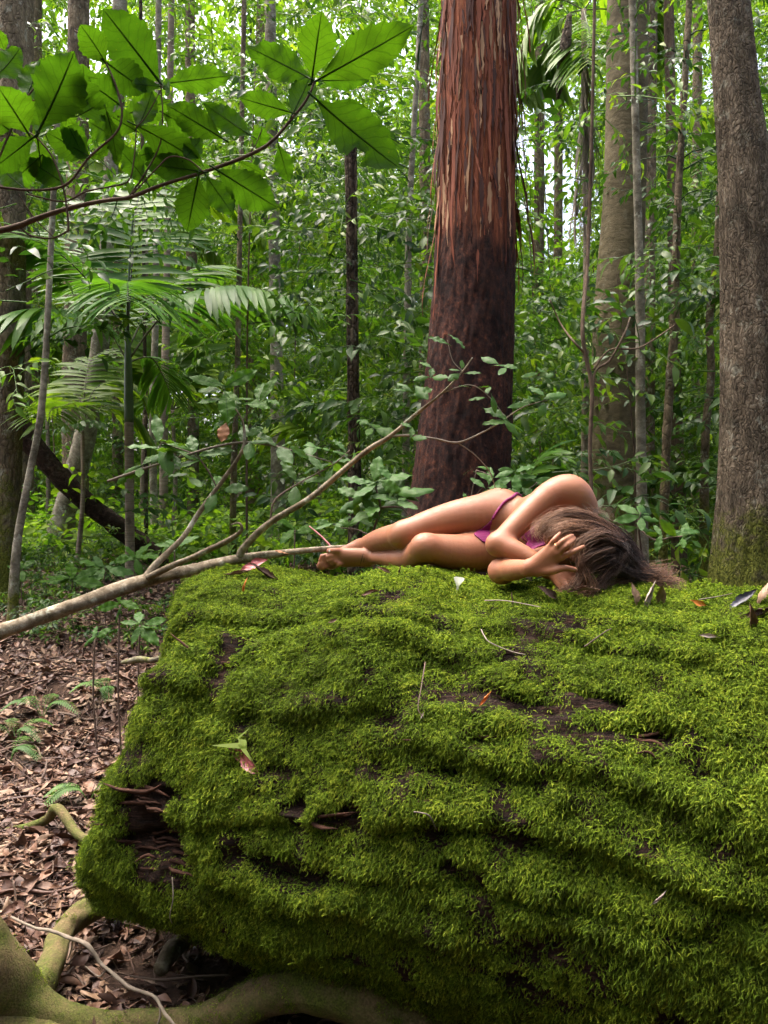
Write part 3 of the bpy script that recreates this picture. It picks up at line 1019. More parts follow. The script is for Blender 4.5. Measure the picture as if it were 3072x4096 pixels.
fibre = t.noise(t.mapping(p, (9, 9, .7)), 4.5, 8, 0.75, .6)
cu = t.ramp(fibre, [(0.30, (.020, .008, .006)), (0.44, (.11, .030, .015)), (0.56, (.23, .070, .030)), (0.66, (.35, .14, .06)), (0.76, (.52, .31, .16))])
scale_ = t.noise(t.mapping(p, (1, 1, .7)), 26.0, 8, 0.8)
cl = t.ramp(scale_, [(0.36, (.005, .003, .003)), (0.50, (.028, .011, .008)), (0.60, (.062, .022, .012)), (0.72, (.20, .07, .03))])
cl = t.mix(0.75, cl, t.ramp(t.noise(t.mapping(p, (1, 1, .6)), 4.0, 6, .7), [(0.34, .25), (0.5, 1.0), (0.66, 2.6)]), 'MULTIPLY')
c = t.mix(low, cu, cl)
h = t.mix(low, fibre, scale_)
M['red_trunk'] = t.done(t.principled(c, 0.88, 0.18, t.bump(h, 0.8, 0.03)))
child_at(link('trunk', mesh_np('trunk', V, F, M['red_trunk'], uv=uv)), red)
# bark strips: lying on the trunk, and some peeling away at the sides
sr = np.random.default_rng(77)
def strip_mesh(L, W, peel, curl, twist, mat, seed):
    """bark strip along -Z hanging from its top at the origin, +X away from the trunk"""
    r = np.random.default_rng(seed)
    n = 12
    s = np.linspace(0, 1, n)
    x = .006 + peel * s ** 2.2 * L
    w = W * (.6 + .5 * np.sin(math.pi * np.clip(s + .1, 0, 1)) + .15 * r.normal(size=n)) * (1 - .75 * sstep(.8, 1, s))
    a = twist * s
    V, F = [], []
    for k in range(n):
        for m, e in ((-1, -1), (0, 0), (1, 1)):
            lx = x[k] + curl * W * (abs(e) ** 2) * (-.6 + 1.6 * s[k])
            ly = e * w[k] + .004 * r.normal()
            V.append((lx * math.cos(a[k]) - ly * math.sin(a[k]) * .4, ly * math.cos(a[k]) + lx * math.sin(a[k]) * .3, -s[k] * L))
    for k in range(n - 1):
        b = 3 * k
        F += [(b, b + 1, b + 4, b + 3), (b + 1, b + 2, b + 5, b + 4)]
    return mesh_np('bark_strip', np.array(V), np.array(F), M[mat])
STRIPS = {}
for mk in ('strip_a', 'strip_b', 'strip_c'):
    STRIPS[mk] = [strip_mesh(.22 + .17 * k, .006 + .0045 * (k % 3), .012, .3, .3, mk, 50 + k) for k in range(4)]
    STRIPS[mk + '_loose'] = [strip_mesh(.4 + .2 * k, .010 + .004 * (k % 3), .16 + .05 * k, .9, 1.2, mk, 70 + k) for k in range(4)]
arcz = q[:, 2]
def on_trunk(z, th_):
    k = int(np.clip(np.searchsorted(arcz, z), 1, len(q) - 2))
    T, N, B = _rf
    return q[k, :3] + q[k, 3] * 1.0 * (math.cos(th_) * N[k] + math.sin(th_) * B[k]), nrm(math.cos(th_) * N[k] + math.sin(th_) * B[k])
_rf = frames(q[:, :3])
ztop = float(P(0, -150, RD)[2])
for k in range(270):
    loose = k >= 205
    z = zb + .1 + .55 * abs(sr.normal()) * (k % 4 == 0) + (ztop - zb) * sr.random() ** (1.0 if not loose else .8)
    if loose:
        thx = (math.pi / 2 if sr.random() < .5 else -math.pi / 2) + sr.normal() * .45
    else:
        thx = sr.normal() * .9
    pt, nn = on_trunk(z, thx)
    if nn[1] > .5:
        continue
    mk = ('strip_a', 'strip_b', 'strip_c')[int(sr.choice(3, p=[.52, .20, .28] if not loose else [.45, .15, .40]))] + ('_loose' if loose else '')
    R = basis(np.array([0, 0, 1.0]) + sr.normal(size=3) * .03, nn)
    o = link('bark_strip', STRIPS[mk][int(sr.integers(4))], loc=pt + nn * .006, rot=euler_xyz(R), scale=.7 + .7 * sr.random())
    child_at(o, red)
# curled ends at the lower edge of the peel
for k in range(26):
    thx = sr.normal() * .9
    pt, nn = on_trunk(zb + .3 + sr.normal() * .16, thx)
    R = basis(np.array([0, 0, 1.0]) + sr.normal(size=3) * .1, nn)
    child_at(link('bark_strip', STRIPS['strip_a_loose' if k % 3 else 'strip_b_loose'][int(sr.integers(2))], loc=pt, rot=euler_xyz(R), scale=.35 + .35 * sr.random()), red)

tree('smooth_trunk_tree', 'thick smooth olive-brown trunk standing just behind the woman\'s head', [(2512, 0, 160), (2498, 740, 166), (2472, 1300, 192), (2464, 1750, 208), (2460, 2040, 222)], 8.5, 'bark_smooth', 48, 120, rough_relief(.025, 1.2, 1.5, .006, 6, seed=3))
tree('grey_trunk_tree', 'narrow grey trunk half hidden behind the smooth olive-brown trunk', [(2596, 0, 64), (2592, 800, 60), (2590, 1400, 58), (2590, 2000, 60)], 10.5, 'bark_grey')
tree('right_edge_tree', 'rough grey trunk with mossy base at the right edge of the picture', [(2913, 0, 152), (2950, 420, 170), (2985, 740, 200), (3008, 1300, 228), (3018, 1850, 262), (3008, 2200, 300), (3004, 2330, 320)], 5.5, 'bark_right', 90, 260, rough_relief(.03, 1.0, 1.2, .035, 10, seed=5))
tree('pale_slim_tree', 'slim pale blotched trunk directly right of the smooth olive-brown trunk', [(2546, 640, 30), (2560, 1185, 36), (2562, 1670, 38), (2572, 2200, 44)], 7.0, 'bark_pale', 18, 90, ring_relief(.4, .06, 2), top_v=-350, crown=(.72, 1, 10, 'thicket', 1.0))
tree('knotty_slim_tree', 'slim knotty grey trunk with swollen joints right of the pale slim one', [(2735, 400, 26), (2712, 800, 28), (2700, 1180, 34), (2697, 1320, 36), (2668, 1720, 34), (2652, 2230, 36)], 7.6, 'bark_grey', 18, 110, ring_relief(.55, .22, 5), top_v=-200, crown=(.55, 1, 16, 'thicket_dark', 1.0))
tree('brown_stem_tree', 'reddish brown stem rising between the two slim trunks at right', [(2690, 900, 40), (2700, 1500, 48), (2712, 1900, 55), (2716, 2260, 62)], 10.5, 'bark_liana', 16)
tree('crooked_slim_tree', 'thin crooked dark trunk close to the right edge trunk', [(2880, 700, 24), (2868, 1010, 28), (2838, 1280, 30), (2845, 1500, 30), (2822, 1750, 32), (2815, 2250, 40)], 8.2, 'bark_grey', 16, 90, None, crown=(.6, 1, 16, 'thicket_dark', 1.0))
tree('dead_flaky_tree', 'dead flaky narrow trunk with broken top left of the big red tree', [(1406, 480, 34), (1404, 640, 46), (1408, 1100, 44), (1412, 1500, 46), (1418, 1900, 50), (1420, 2200, 56)], 8.0, 'bark_dark', 30, 160, rough_relief(.10, 2.0, 1.5, .12, 5, seed=8), top_v=None)
tree('lichen_slim_tree', 'thin lichen-grey stem between the flaky trunk and the red tree', [(1668, 300, 22), (1640, 800, 26), (1630, 1200, 28), (1624, 1800, 30), (1622, 2000, 32)], 9.0, 'bark_pale', 14, 90, None, crown=(.5, 1, 22, 'thicket_dark', 1.0))
tree('mossy_mid_tree', 'pale trunk with mossy foot left of the flaky trunk, far behind', [(1085, 300, 44), (1096, 900, 46), (1104, 1300, 48), (1110, 1700, 56)], 14, 'bark_pale', 20)
tree('dim_mid_tree', 'dim greenish trunk close behind the left side of the red tree', [(1700, 700, 46), (1704, 1200, 50), (1700, 1800, 56)], 13, 'bark_grey', 16)
tree('thin_stem_tree', 'thin dark stem left of the mossy-footed pale trunk', [(962, 800, 20), (955, 1200, 22), (948, 1500, 22), (935, 1900, 26)], 11, 'bark_grey', 12, crown=(.45, 1, 20, 'thicket_dark', 1.0))
tree('left_edge_tree', 'broad brown trunk at the left edge of the picture', [(52, 300, 100), (50, 800, 100), (42, 1300, 108), (32, 1700, 112), (20, 2000, 118), (12, 2250, 135)], 9.0, 'bark_grey', 40, 120, rough_relief(.05, 1.2, 1.5, .01, 6, seed=13))
tree('speckled_trunk_tree', 'straight speckled trunk behind the leaning tree at left', [(310, 600, 84), (305, 1100, 88), (298, 1500, 92), (300, 1900, 104), (300, 2180, 115)], 14, 'bark_grey', 30)
tree('leaning_tree', 'pale tree leaning right with a mossy flared foot in the litter', [(425, 1000, 56), (408, 1300, 66), (385, 1500, 74), (345, 1720, 82), (288, 1950, 88), (235, 2150, 98), (213, 2270, 125)], 11.6, 'bark_pale', 36, 130, rough_relief(.06, 1.4, 1.5, .012, 5, seed=17), top_v=-200, flare=1.2)
tree('upper_left_tree', 'grey trunk rising behind the overhead leaves at the top left', [(100, -100, 70), (96, 200, 74), (88, 500, 78), (84, 900, 80)], 16, 'bark_grey', 24, 60)
tree('bowed_sapling', 'thin bowed sapling stem in front of the leaning tree at far left', [(194, 1200, 24), (182, 1450, 27), (160, 1680, 28), (118, 1900, 29), (72, 2150, 32), (55, 2360, 40)], 7.6, 'bark_pale', 14, 90, None, top_v=300, crown=(.55, 1, 9, 'thicket', .8))
tree('slim_grey_tree', 'slim grey trunk just right of the near palm trunk', [(625, 1000, 24), (622, 1300, 26), (610, 1700, 28), (618, 2080, 32)], 12.5, 'bark_pale', 14)
tree('ringed_stem_tree', 'dark ringed stem second to the right of the near palm', [(668, 1050, 26), (662, 1400, 30), (655, 1800, 32), (655, 2150, 36)], 13.5, 'palm_trunk', 14)
tree('dark_stem_tree', 'very thin dark stem touching the near palm trunk', [(580, 1450, 14), (583, 1700, 16), (584, 2100, 18)], 11.5, 'bark_dark', 10)
for k, (u0, u1, w, d, lab) in enumerate((
        (2160, 2150, 40, 24, 'hazy far trunk just right of the red tree in the bright gap'),
        (2236, 2228, 34, 27, 'hazy far trunk in the bright gap, second right of the red tree'),
        (760, 772, 40, 20, 'far grey trunk above the long palm frond'),
        (480, 470, 36, 22, 'far trunk behind the crown of the near palm'),
        (2790, 2780, 36, 18, 'far trunk seen between the knotty and crooked stems'),
        (1050, 1020, 50, 26, 'far forked trunk near the top between the overhead leaves'),
        (150, 140, 34, 24, 'far thin trunk between the left edge trunk and the speckled trunk'))):
    tree('far_tree', lab, [(u0, 100, w), (u0 * .6 + u1 * .4, 900, w * 1.05), (u1, 1500, w * 1.1), (u1, 2000, w * 1.2)], d, 'bark_grey', 10, 40, None, group='trunks in the distance')

# hanging lianas in front of the smooth trunk
lia = thing('liana', 'thin twisting liana hanging in front of the smooth olive-brown trunk', 'vine', P(2370, 1960, 5.6))
for lst in ([(2380, -60, 13), (2368, 500, 14), (2352, 1000, 16), (2330, 1300, 17), (2345, 1430, 18), (2368, 1560, 17), (2360, 1800, 16), (2372, 2060, 14)],
            [(2368, 1560, 12), (2385, 1480, 11), (2440, 1440, 10), (2500, 1330, 8), (2520, 1270, 6)],
            [(2345, 1420, 10), (2290, 1360, 9), (2240, 1290, 7), (2200, 1200, 5)],
            [(2372, 1480, 9), (2440, 1400, 8), (2560, 1390, 7), (2700, 1300, 5)]):
    rod('vine_stem', [(u, v, w, 5.9 if v < 1300 else 5.6) for u, v, w in lst], M['bark_liana'], lia, 50, 7)

# fallen blackened trunk at left
rod('fallen_dark_trunk', [(-60, 1530, 92, 10.2), (60, 1680, 86, 10.4), (150, 1800, 80, 10.5), (260, 1930, 78, 10.6), (370, 2030, 74, 10.7), (480, 2110, 72, 10.8), (570, 2185, 78, 10.9), (660, 2270, 70, 11.0)], M['bark_black'], None, 120, 22, rough_relief(.10, 2.5, 1.5, .10, 4, seed=23),
    label='blackened dead trunk leaning diagonally down behind the left palms', cat='fallen trunk')

# dark timber fence in the far left
fn_ = thing('rail_fence', 'low dark timber rail fence behind the leaning tree', 'fence', P(300, 2240, 14.0))
def box(mb, c, s, R=np.eye(3)):
    c, s = np.array(c), np.array(s) / 2
    V = np.array([[x, y, z] for x in (-1, 1) for y in (-1, 1) for z in (-1, 1)]) * s
    mb.add(V @ np.asarray(R).T + c, np.array([(0, 1, 3, 2), (4, 6, 7, 5), (0, 4, 5, 1), (2, 3, 7, 6), (0, 2, 6, 4), (1, 5, 7, 3)]))
fa_, fb2 = P(70, 2205, 14.2), P(900, 2215, 14.2)
for f in (.02, .285, .60, .97):
    mb = MB()
    c_ = fa_ * (1 - f) + fb2 * f
    gz = float(ground_z(c_[0], c_[1] - .1))
    top = float(P(0, 2142, 14.0)[2])
    box(mb, (c_[0], c_[1] - .12, (gz - .1 + top) / 2), (.17, .12, top - gz + .1))
    child_at(link('fence_post', mb.mesh('fence_post', M['fence'], False)), fn_)
for z0 in (2190,):
    mb = MB()
    c_ = (fa_ + fb2) / 2
    c_[2] = float(P(0, z0, 14.2)[2])
    box(mb, c_, (np.linalg.norm(fb2 - fa_) + .2, .05, .24))
    child_at(link('fence_rail', mb.mesh('fence_rail', M['fence'], False)), fn_)
# ------------------------------------------------------------------ palms
def leaflet_mesh(name, mat, seed, n=5):
    """one strap leaflet of unit length along +X, folded and bending down (-Z)"""
    r = np.random.default_rng(seed)
    s = np.linspace(0, 1, n + 1)
    w = .030 * np.sin(math.pi * (s * .86 + .10)) ** .7
    w[-1] = .001
    bend = .35 + .35 * r.random()
    x = s - .18 * bend * s ** 2
    z = -bend * .55 * s ** 2
    V, F = [], []
    for k in range(n + 1):
        V += [(x[k], w[k], z[k] + .35 * w[k]), (x[k], 0, z[k] + .012 * (k == 0)), (x[k], -w[k], z[k] + .35 * w[k])]
    for k in range(n):
        a = 3 * k
        F += [(a, a + 1, a + 4, a + 3), (a + 1, a + 2, a + 5, a + 4)]
    return np.array(V), np.array(F)
_lf = [leaflet_mesh('leaflet', None, 400 + k) for k in range(5)]
LEAFLET = {m: [mesh_np('leaflet', V, F, M[m]) for V, F in _lf] for m in ('palm', 'palm_far')}

def frond(parent, ctrl, mat='palm', npairs=26, ll=.5, split=False, start=.18, hang=.8, rmat='rachis', rr=.012, seed=0, vee=.5, wid=1.75):
    """ctrl: world points along the rachis, base first"""
    r = np.random.default_rng(seed)
    pts = spline(np.array(ctrl), 40)
    V, F, uv = tube(pts, np.linspace(rr, rr * .25, 40), 6)
    fo = child_at(link('frond', mesh_np('frond', V, F, M[rmat], uv=uv)), parent)
    T = nrm(np.gradient(pts, axis=0))
    mb = MB()
    for k in range(npairs):
        f = start + (1 - start) * (k + .5) / npairs
        i = min(int(f * 39), 38)
        fr = f * 39 - i
        p = pts[i] * (1 - fr) + pts[i + 1] * fr
        td = T[i]
        side = np.cross(td, np.array([0, 0, 1.0]))
        if np.linalg.norm(side) < .25:
            side = np.array([1.0, 0.0, 0])
        side = nrm(side)
        upv = nrm(np.cross(side, td))
        prof_ = np.sin(math.pi * (.14 + .80 * (k + .5) / npairs)) ** .6
        for s in (-1, 1):
            d = nrm(side * s * 1.0 + td * (.55 + .5 * (k / npairs)) + upv * vee * .5 + np.array([0, 0, -hang * .8]) * (.6 + .5 * r.random()) + r.normal(size=3) * .06)
            L = 1.25 * ll * prof_ * (.9 + .2 * r.random())
            R = basis(upv * 1.0 + side * s * .4 + np.array([0, 0, .3]), d)
            R = np.stack([d, nrm(np.cross(R[:, 2], d)), nrm(np.cross(d, nrm(np.cross(R[:, 2], d))))], -1)
            v = int(r.integers(5))
            if split:
                o = link('leaflet', LEAFLET[mat][v], loc=p, rot=euler_xyz(R), scale=(L, L * wid, L))
                o.parent = fo
                o.matrix_parent_inverse = Matrix.Translation(-Vector(parent.location))
                o.matrix_parent_inverse = (fo.matrix_parent_inverse.inverted() @ Matrix.Translation(Vector((0, 0, 0)))) if False else Matrix.Identity(4)
            else:
                Vv, Ff = _lf[v]
                mb.add((Vv * np.array([L, L * wid, L])) @ R.T + p, Ff, tint=float(r.random()) * .4)
    if not split:
        o = link('leaflets', mb.mesh('leaflets', M[mat]), kind='stuff')
        o.parent = fo
    return fo

def D(d, *uv):
    return [P(u, v, d + (w[0] if (w := x[2:]) else 0)) for x in uv for u, v in [x[:2]]]

# the near palm
PD = 9.5
palm = thing('bangalow_palm', 'nearest palm with a green crownshaft and wide arching fronds at left', 'palm', P(520, 2320, PD))
pts, rad = px_path([(524, 2340, 50, PD), (520, 2200, 38, PD), (518, 1950, 35, PD), (516, 1690, 36, PD)], 90)
V, F, uv = tube(pts, rad, 18, ring_relief(.16, .05, 4))
child_at(link('trunk', mesh_np('trunk', V, F, M['palm_trunk'], uv=uv)), palm)
pts, rad = px_path([(516, 1690, 38, PD), (515, 1600, 37, PD), (513, 1450, 30, PD), (510, 1300, 15, PD), (512, 1200, 9, PD), (522, 1000, 8, PD), (535, 840, 6, PD)], 60)
V, F, uv = tube(pts, rad, 12)
child_at(link('crownshaft', mesh_np('crownshaft', V, F, M['crownshaft'], uv=uv)), palm)
frond(palm, D(PD, (522, 1430), (600, 1320), (720, 1195, -.5), (900, 1145, -.8), (1080, 1165, -1.0), (1265, 1230, -1.1)), npairs=34, ll=.66, split=True, start=.22, hang=1.0, seed=1, rr=.014)
frond(palm, D(PD, (508, 1440), (440, 1330), (340, 1255, -.5), (200, 1235, -.8), (70, 1245, -1.0), (-80, 1300, -1.1)), npairs=32, ll=.66, split=True, start=.25, hang=1.0, seed=2, rr=.014)
frond(palm, D(PD, (512, 1330), (511, 1220, -.2), (512, 1150, -.6), (512, 1130, -1.1), (510, 1150, -1.7), (512, 1210, -2.2)), npairs=26, ll=.75, split=True, start=.2, hang=.35, seed=3, rmat='dark_rachis', rr=.014)
frond(palm, D(PD, (510, 1330), (420, 1210), (340, 1110, -.3), (230, 1010, -.5), (100, 950, -.6), (-40, 950, -.7)), npairs=28, ll=.62, split=True, start=.2, hang=.7, seed=4, rmat='dark_rachis')
frond(palm, D(PD, (514, 1280), (522, 1150, .1), (530, 1020, .2), (540, 880, .4), (560, 760, .8), (590, 680, 1.3)), npairs=30, ll=.85, split=False, start=.12, hang=.75, seed=5, rmat='dark_rachis')
frond(palm, D(PD, (512, 1400), (560, 1300, .3), (640, 1180, .8), (760, 1080, 1.2), (900, 1060, 1.6)), npairs=26, ll=.7, split=False, hang=.8, seed=6)
frond(palm, D(PD, (512, 1400), (470, 1280, .4), (400, 1150, .9), (330, 1000, 1.5), (260, 900, 2)), npairs=26, ll=.7, split=False, hang=.7, seed=7)
frond(palm, D(PD, (508, 1450), (600, 1430, .2), (650, 1500, .5), (690, 1600, .7)), npairs=18, ll=.5, split=False, hang=.6, seed=8)

def far_palm(name, label, base, top, w, d, fronds, mat='palm_far', dead=None):
    o = thing(name, label, 'palm', P(base[0], base[1], d))
    gz = float(ground_z(*P(base[0], base[1], d)[:2]))
    b3 = P(base[0], base[1], d)
    b3[2] = gz - .05
    o.location = b3
    q = spline(np.array([b3, b3 * .5 + P(top[0], top[1], d) * .5 + np.array([.05, 0, 0]), P(top[0], top[1], d)]), 50)
    V, F, uv = tube(q, np.linspace(w * d / FPX / 2 * 1.2, w * d / FPX / 2 * .8, 50), 12, ring_relief(.16, .05, 4))
    child_at(link('trunk', mesh_np('trunk', V, F, M['palm_trunk'], uv=uv)), o)
    for k, (ctrl, ll, np_, hang) in enumerate(fronds):
        frond(o, [P(top[0], top[1], d)] + D(d, *ctrl), mat, np_, ll, False, .2, hang, seed=40 + k + int(d * 7))
    return o
far_palm('low_palm', 'low palm with a blue-green fan frond beside the leaning tree', (300, 2280), (330, 1720), 18, 10.2, [
    (((300, 1620, -.4), (250, 1625, -.9), (205, 1640, -1.4), (190, 1700, -1.8)), .55, 24, .3),
    (((360, 1590, .1), (420, 1530, .3), (520, 1530, .4), (620, 1620, .5)), .5, 24, .9),
    (((320, 1600, .2), (270, 1540, .4), (200, 1560, .5), (100, 1660, .5)), .5, 22, .9),
    (((370, 1650, .1), (460, 1620, .3), (560, 1690, .4), (620, 1800, .4)), .5, 22, .9),
    (((340, 1560, .3), (360, 1450, .6), (420, 1400, .8)), .5, 20, .7)])
far_palm('bright_palm', 'bright green palm standing just right of the near palm trunk', (690, 2150), (690, 1640), 18, 14, [
    (((740, 1560), (820, 1500), (920, 1500), (1010, 1570)), .7, 24, .8), (((650, 1540), (600, 1460), (560, 1450), (500, 1500)), .7, 24, .8),
    (((700, 1520), (720, 1400), (780, 1320)), .8, 22, .7), (((740, 1620), (840, 1600), (920, 1660), (960, 1720)), .6, 22, .8),
    (((660, 1500), (640, 1380), (600, 1300)), .8, 22, .7), (((640, 1600), (560, 1600), (500, 1680)), .6, 20, .8)])
far_palm('tall_left_palm', 'tall palm whose yellow-green fronds show under the overhead branch', (560, 2140), (585, 900), 18, 15, [
    (((660, 800), (800, 760), (950, 820), (1050, 930)), 1.0, 28, .8), (((520, 780), (420, 720), (300, 760), (200, 860)), 1.0, 28, .8),
    (((600, 740), (640, 600), (720, 520)), 1.1, 26, .6), (((540, 760), (500, 620), (440, 520)), 1.1, 26, .6), (((650, 880), (760, 900), (860, 1000)), .9, 24, .9),
    (((500, 880), (400, 900), (300, 1000)), .9, 24, .9)])
far_palm('tall_right_palm', 'tall palm right of the red tree with a dead frond hanging down', (2330, 2100), (2335, 40), 26, 12, [
    (((2420, -60), (2540, -40), (2620, 80), (2660, 200)), 1.0, 28, .8), (((2240, 0), (2150, 60), (2090, 200), (2070, 330)), 1.0, 28, .9),
    (((2440, 40), (2560, 100), (2640, 260)), .9, 26, .8), (((2270, 60), (2200, 160), (2160, 330)), .8, 26, .9), (((2350, 100, -.5), (2360, 150, -1), (2350, 260, -1.4)), .8, 24, .4)])
dead = thing('dead_palm_frond', 'dry grey palm frond hanging straight down beside the tall right palm', 'palm frond', P(2350, 700, 11.4))
for k, (ctrl, n_) in enumerate(((((2352, 180), (2345, 400), (2330, 640), (2310, 860)), 40), (((2345, 300), (2365, 480), (2372, 700), (2350, 800)), 30))):
    pts = spline(np.array(D(11.4, *ctrl)), 30)
    V, F, uv = tube(pts, .012, 5)
    child_at(link('rachis', mesh_np('rachis', V, F, M['dead_frond'])), dead)
    mb = MB()
    for m in range(n_):
        p = pts[min(int(m / n_ * 29), 28)]
        for s in (-1, 1):
            d = nrm(np.array([s * .35 + rng.normal() * .1, rng.normal() * .2, -1.0]))
            Vv, Ff = _lf[m % 5]
            R = basis(np.array([s * 1.0, -.3, .2]), d)
            R = np.stack([d, R[:, 1] * 0 + nrm(np.cross(R[:, 2], d)), nrm(np.cross(d, np.cross(R[:, 2], d)))], -1)
            mb.add((Vv * (.55 + .2 * rng.random())) @ R.T + p, Ff)
    o = child_at(link('dry_leaflets', mb.mesh('dry_leaflets', M['dead_frond']), kind='stuff'), dead)
mb = MB()
pts, rad = px_path([(2278, 60, 20, 11), (2262, 180, 46, 11), (2245, 300, 40, 11), (2230, 400, 12, 11)], 24)
V, F, uv = tube(pts, rad, 8)
link('palm_spathe', mesh_np('palm_spathe', V, F, M['bark_dark']), label='dark brown dry palm spathe hanging left of the tall right palm', cat='palm spathe')
far_palm('behind_woman_palm', 'low palm with one blue-green frond just above the woman\'s hip', (2130, 2500), (2080, 2100), 14, 7.4, [
    (((2110, 1960), (2140, 1860), (2190, 1810), (2250, 1850)), .42, 22, .7), (((2080, 1980), (2060, 1900), (2030, 1880)), .4, 18, .7), (((2150, 2000), (2230, 1960), (2290, 2000)), .35, 18, .7)], 'palm')
far_palm('centre_palm', 'small far palm with spreading fronds left of the flaky trunk', (1270, 2130), (1265, 1790), 14, 13, [
    (((1330, 1720), (1400, 1700), (1480, 1760)), .6, 22, .8), (((1210, 1720), (1130, 1690), (1040, 1740)), .6, 22, .8), (((1280, 1680), (1300, 1600), (1360, 1570)), .6, 20, .7), (((1250, 1680), (1210, 1600), (1150, 1580)), .6, 20, .7), (((1320, 1780), (1390, 1800), (1440, 1870)), .5, 18, .8)])
far_palm('back_left_palm', 'yellow-green palm far back between the left edge trunk and speckled trunk', (190, 2120), (180, 1500), 16, 18, [
    (((230, 1400), (300, 1370), (360, 1430)), .8, 20, .8), (((130, 1400), (70, 1380), (0, 1450)), .8, 20, .8), (((185, 1380), (200, 1250), (240, 1170)), .9, 20, .7), (((160, 1380), (130, 1260), (80, 1200)), .9, 20, .7)])

# ------------------------------------------------------------------ thicket: leafy mass between and behind the trunks
def gap(u, v):
    """bright openings in the canopy seen in the photograph: 0 = open, 1 = closed"""
    k = np.ones(len(u))
    for (cu, cv, ru, rv, dep) in ((2180, 620, 150, 390, 1.0), (2240, 820, 160, 240, .95), (390, 170, 150, 220, .95), (2780, 330, 130, 220, .8), (2060, 560, 60, 260, .6), (2330, 420, 60, 200, .5),
                                  (820, 330, 130, 200, .6), (1520, 330, 140, 200, .55), (1130, 90, 160, 120, .4), (3040, 120, 60, 120, .7), (200, 100, 90, 120, .5), (1200, 480, 160, 120, .4), (2600, 480, 90, 140, .5), (1580, 700, 90, 150, .35)):
        k = np.minimum(k, 1 - min(1.0, dep * 1.2) * np.exp(-(((u - cu) / (ru * 1.35)) ** 2 + ((v - cv) / (rv * 1.25)) ** 2) ** 1.5))
    return k

def thicket(name, n_stems, y0, y1, per, top_f, sprays, sc, seed, label, stem=True, keep=1.0, low=0.0):
    r = np.random.default_rng(seed)
    pts, rots, scl, var = [], [], [], []
    sb = MB()
    for k in range(n_stems):
        y = y0 + (y1 - y0) * r.random() ** .8
        x = (r.random() - .5) * 1.25 * y + (.2 * r.normal())
        if y < 8.5 and -.6 < x < 1.2 and r.random() < .6:
            continue
        gz = float(ground_z(x, y))
        hmax = CAMZ + top_f * y
        h = gz + (hmax - gz) * (.35 + .65 * r.random())
        lean = r.normal(size=2) * .05 * h
        if stem and r.random() < .08:
            q = np.array([[x, y, gz - .05], [x + lean[0] * .4, y + lean[1] * .4, gz + (h - gz) * .5], [x + lean[0], y + lean[1], h]])
            q = spline(q + r.normal(size=q.shape) * np.array([.05, .05, 0]), 10)
            V, F, _ = tube(q, np.linspace(.009 + .0008 * y, .004, 10), 5, cap=False)
            sb.add(V, F)
        m = int(per * (h - gz) / (hmax - gz + .01) * (0.6 + .8 * r.random())) + 2
        zz_ = gz + (h - gz) * (low + (1 - low) * r.random(m) ** .75)
        az = r.random(m) * 6.283
        rr_ = (.15 + .75 * r.random(m)) * (.5 + .05 * y)
        f = (zz_ - gz) / (h - gz)
        px = x + lean[0] * f + np.cos(az) * rr_
        py = y + lean[1] * f + np.sin(az) * rr_
        u = 1536 + px / py * FPX
        v = 2048 - (zz_ - CAMZ) / py * FPX
        ok = r.random(m) < keep * gap(u, v) ** 1.35 * (.55 + .45 * sstep(-.5, .3, fbm(np.stack([px * .5, py * .5, zz_ * .5], -1), 2, 5)))
        if y < 17:
            ok &= ~((u < 1330) & (v > 800) & (r.random(m) < (.95 if y < 11.5 else .7)))
        if y < 8.6:
            ok &= ~((u > 2280) & (u < 2680) & (v > 500) & (r.random(m) < .85))
        if y < 8:
            ok &= ~((u > 1600) & (u < 2140) & (v < 1950))          # keep the red trunk clear of near sprays
        dv = np.stack([np.cos(az), np.sin(az), .15 - .4 * r.random(m)], -1)
        upv = np.array([0, 0, 1.0]) + r.normal(size=(m, 3)) * .35
        R = basis(upv - dv * np.sum(upv * nrm(dv), -1, keepdims=True), dv)
        pts.append(np.stack([px, py, zz_], -1)[ok])
        rots.append(euler_xyz(R)[ok])
        scl.append((sc * (.7 + .6 * r.random(m)))[ok])
        var.append(r.integers(0, len(sprays), m)[ok])
    pts, rots, scl, var = (np.concatenate(a) for a in (pts, rots, scl, var))
    o = scatter(name, pts, rots, scl, var, sprays, label=label, cat='foliage')
    if stem and sb.n:
        st_o = link('sapling_stems', sb.mesh('sapling_stems', M['bark_liana']), kind='stuff')
        st_o.parent = o
    return len(pts)
nt = [
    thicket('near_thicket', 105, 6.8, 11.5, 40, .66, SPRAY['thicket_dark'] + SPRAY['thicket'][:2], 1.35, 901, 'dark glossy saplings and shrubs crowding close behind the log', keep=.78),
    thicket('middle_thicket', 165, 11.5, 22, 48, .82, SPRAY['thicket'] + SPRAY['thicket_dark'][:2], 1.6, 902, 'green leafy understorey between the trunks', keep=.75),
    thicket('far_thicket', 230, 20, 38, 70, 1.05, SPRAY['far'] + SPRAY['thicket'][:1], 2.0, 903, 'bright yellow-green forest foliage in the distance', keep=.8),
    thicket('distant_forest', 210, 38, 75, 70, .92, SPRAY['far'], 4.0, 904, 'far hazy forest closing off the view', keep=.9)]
# low plants covering the far forest floor
n = 2600
y = 10.5 + 26 * rng.random(n) ** 1.3
x = (rng.random(n) - .5) * 1.2 * y
gz = ground_z(x, y)
R = basis(np.tile([0, 0, 1.0], (n, 1)) + rng.normal(size=(n, 3)) * .3, rng.normal(size=(n, 3)) + np.array([0, 0, .3]))
scatter('ground_cover', np.stack([x, y, gz + .12 + .35 * rng.random(n)], -1), euler_xyz(R), .7 + .06 * y, rng.integers(0, 6, n), SPRAY['far'][:3] + SPRAY['thicket'][:3], label='low leafy plants carpeting the forest floor behind', cat='foliage')
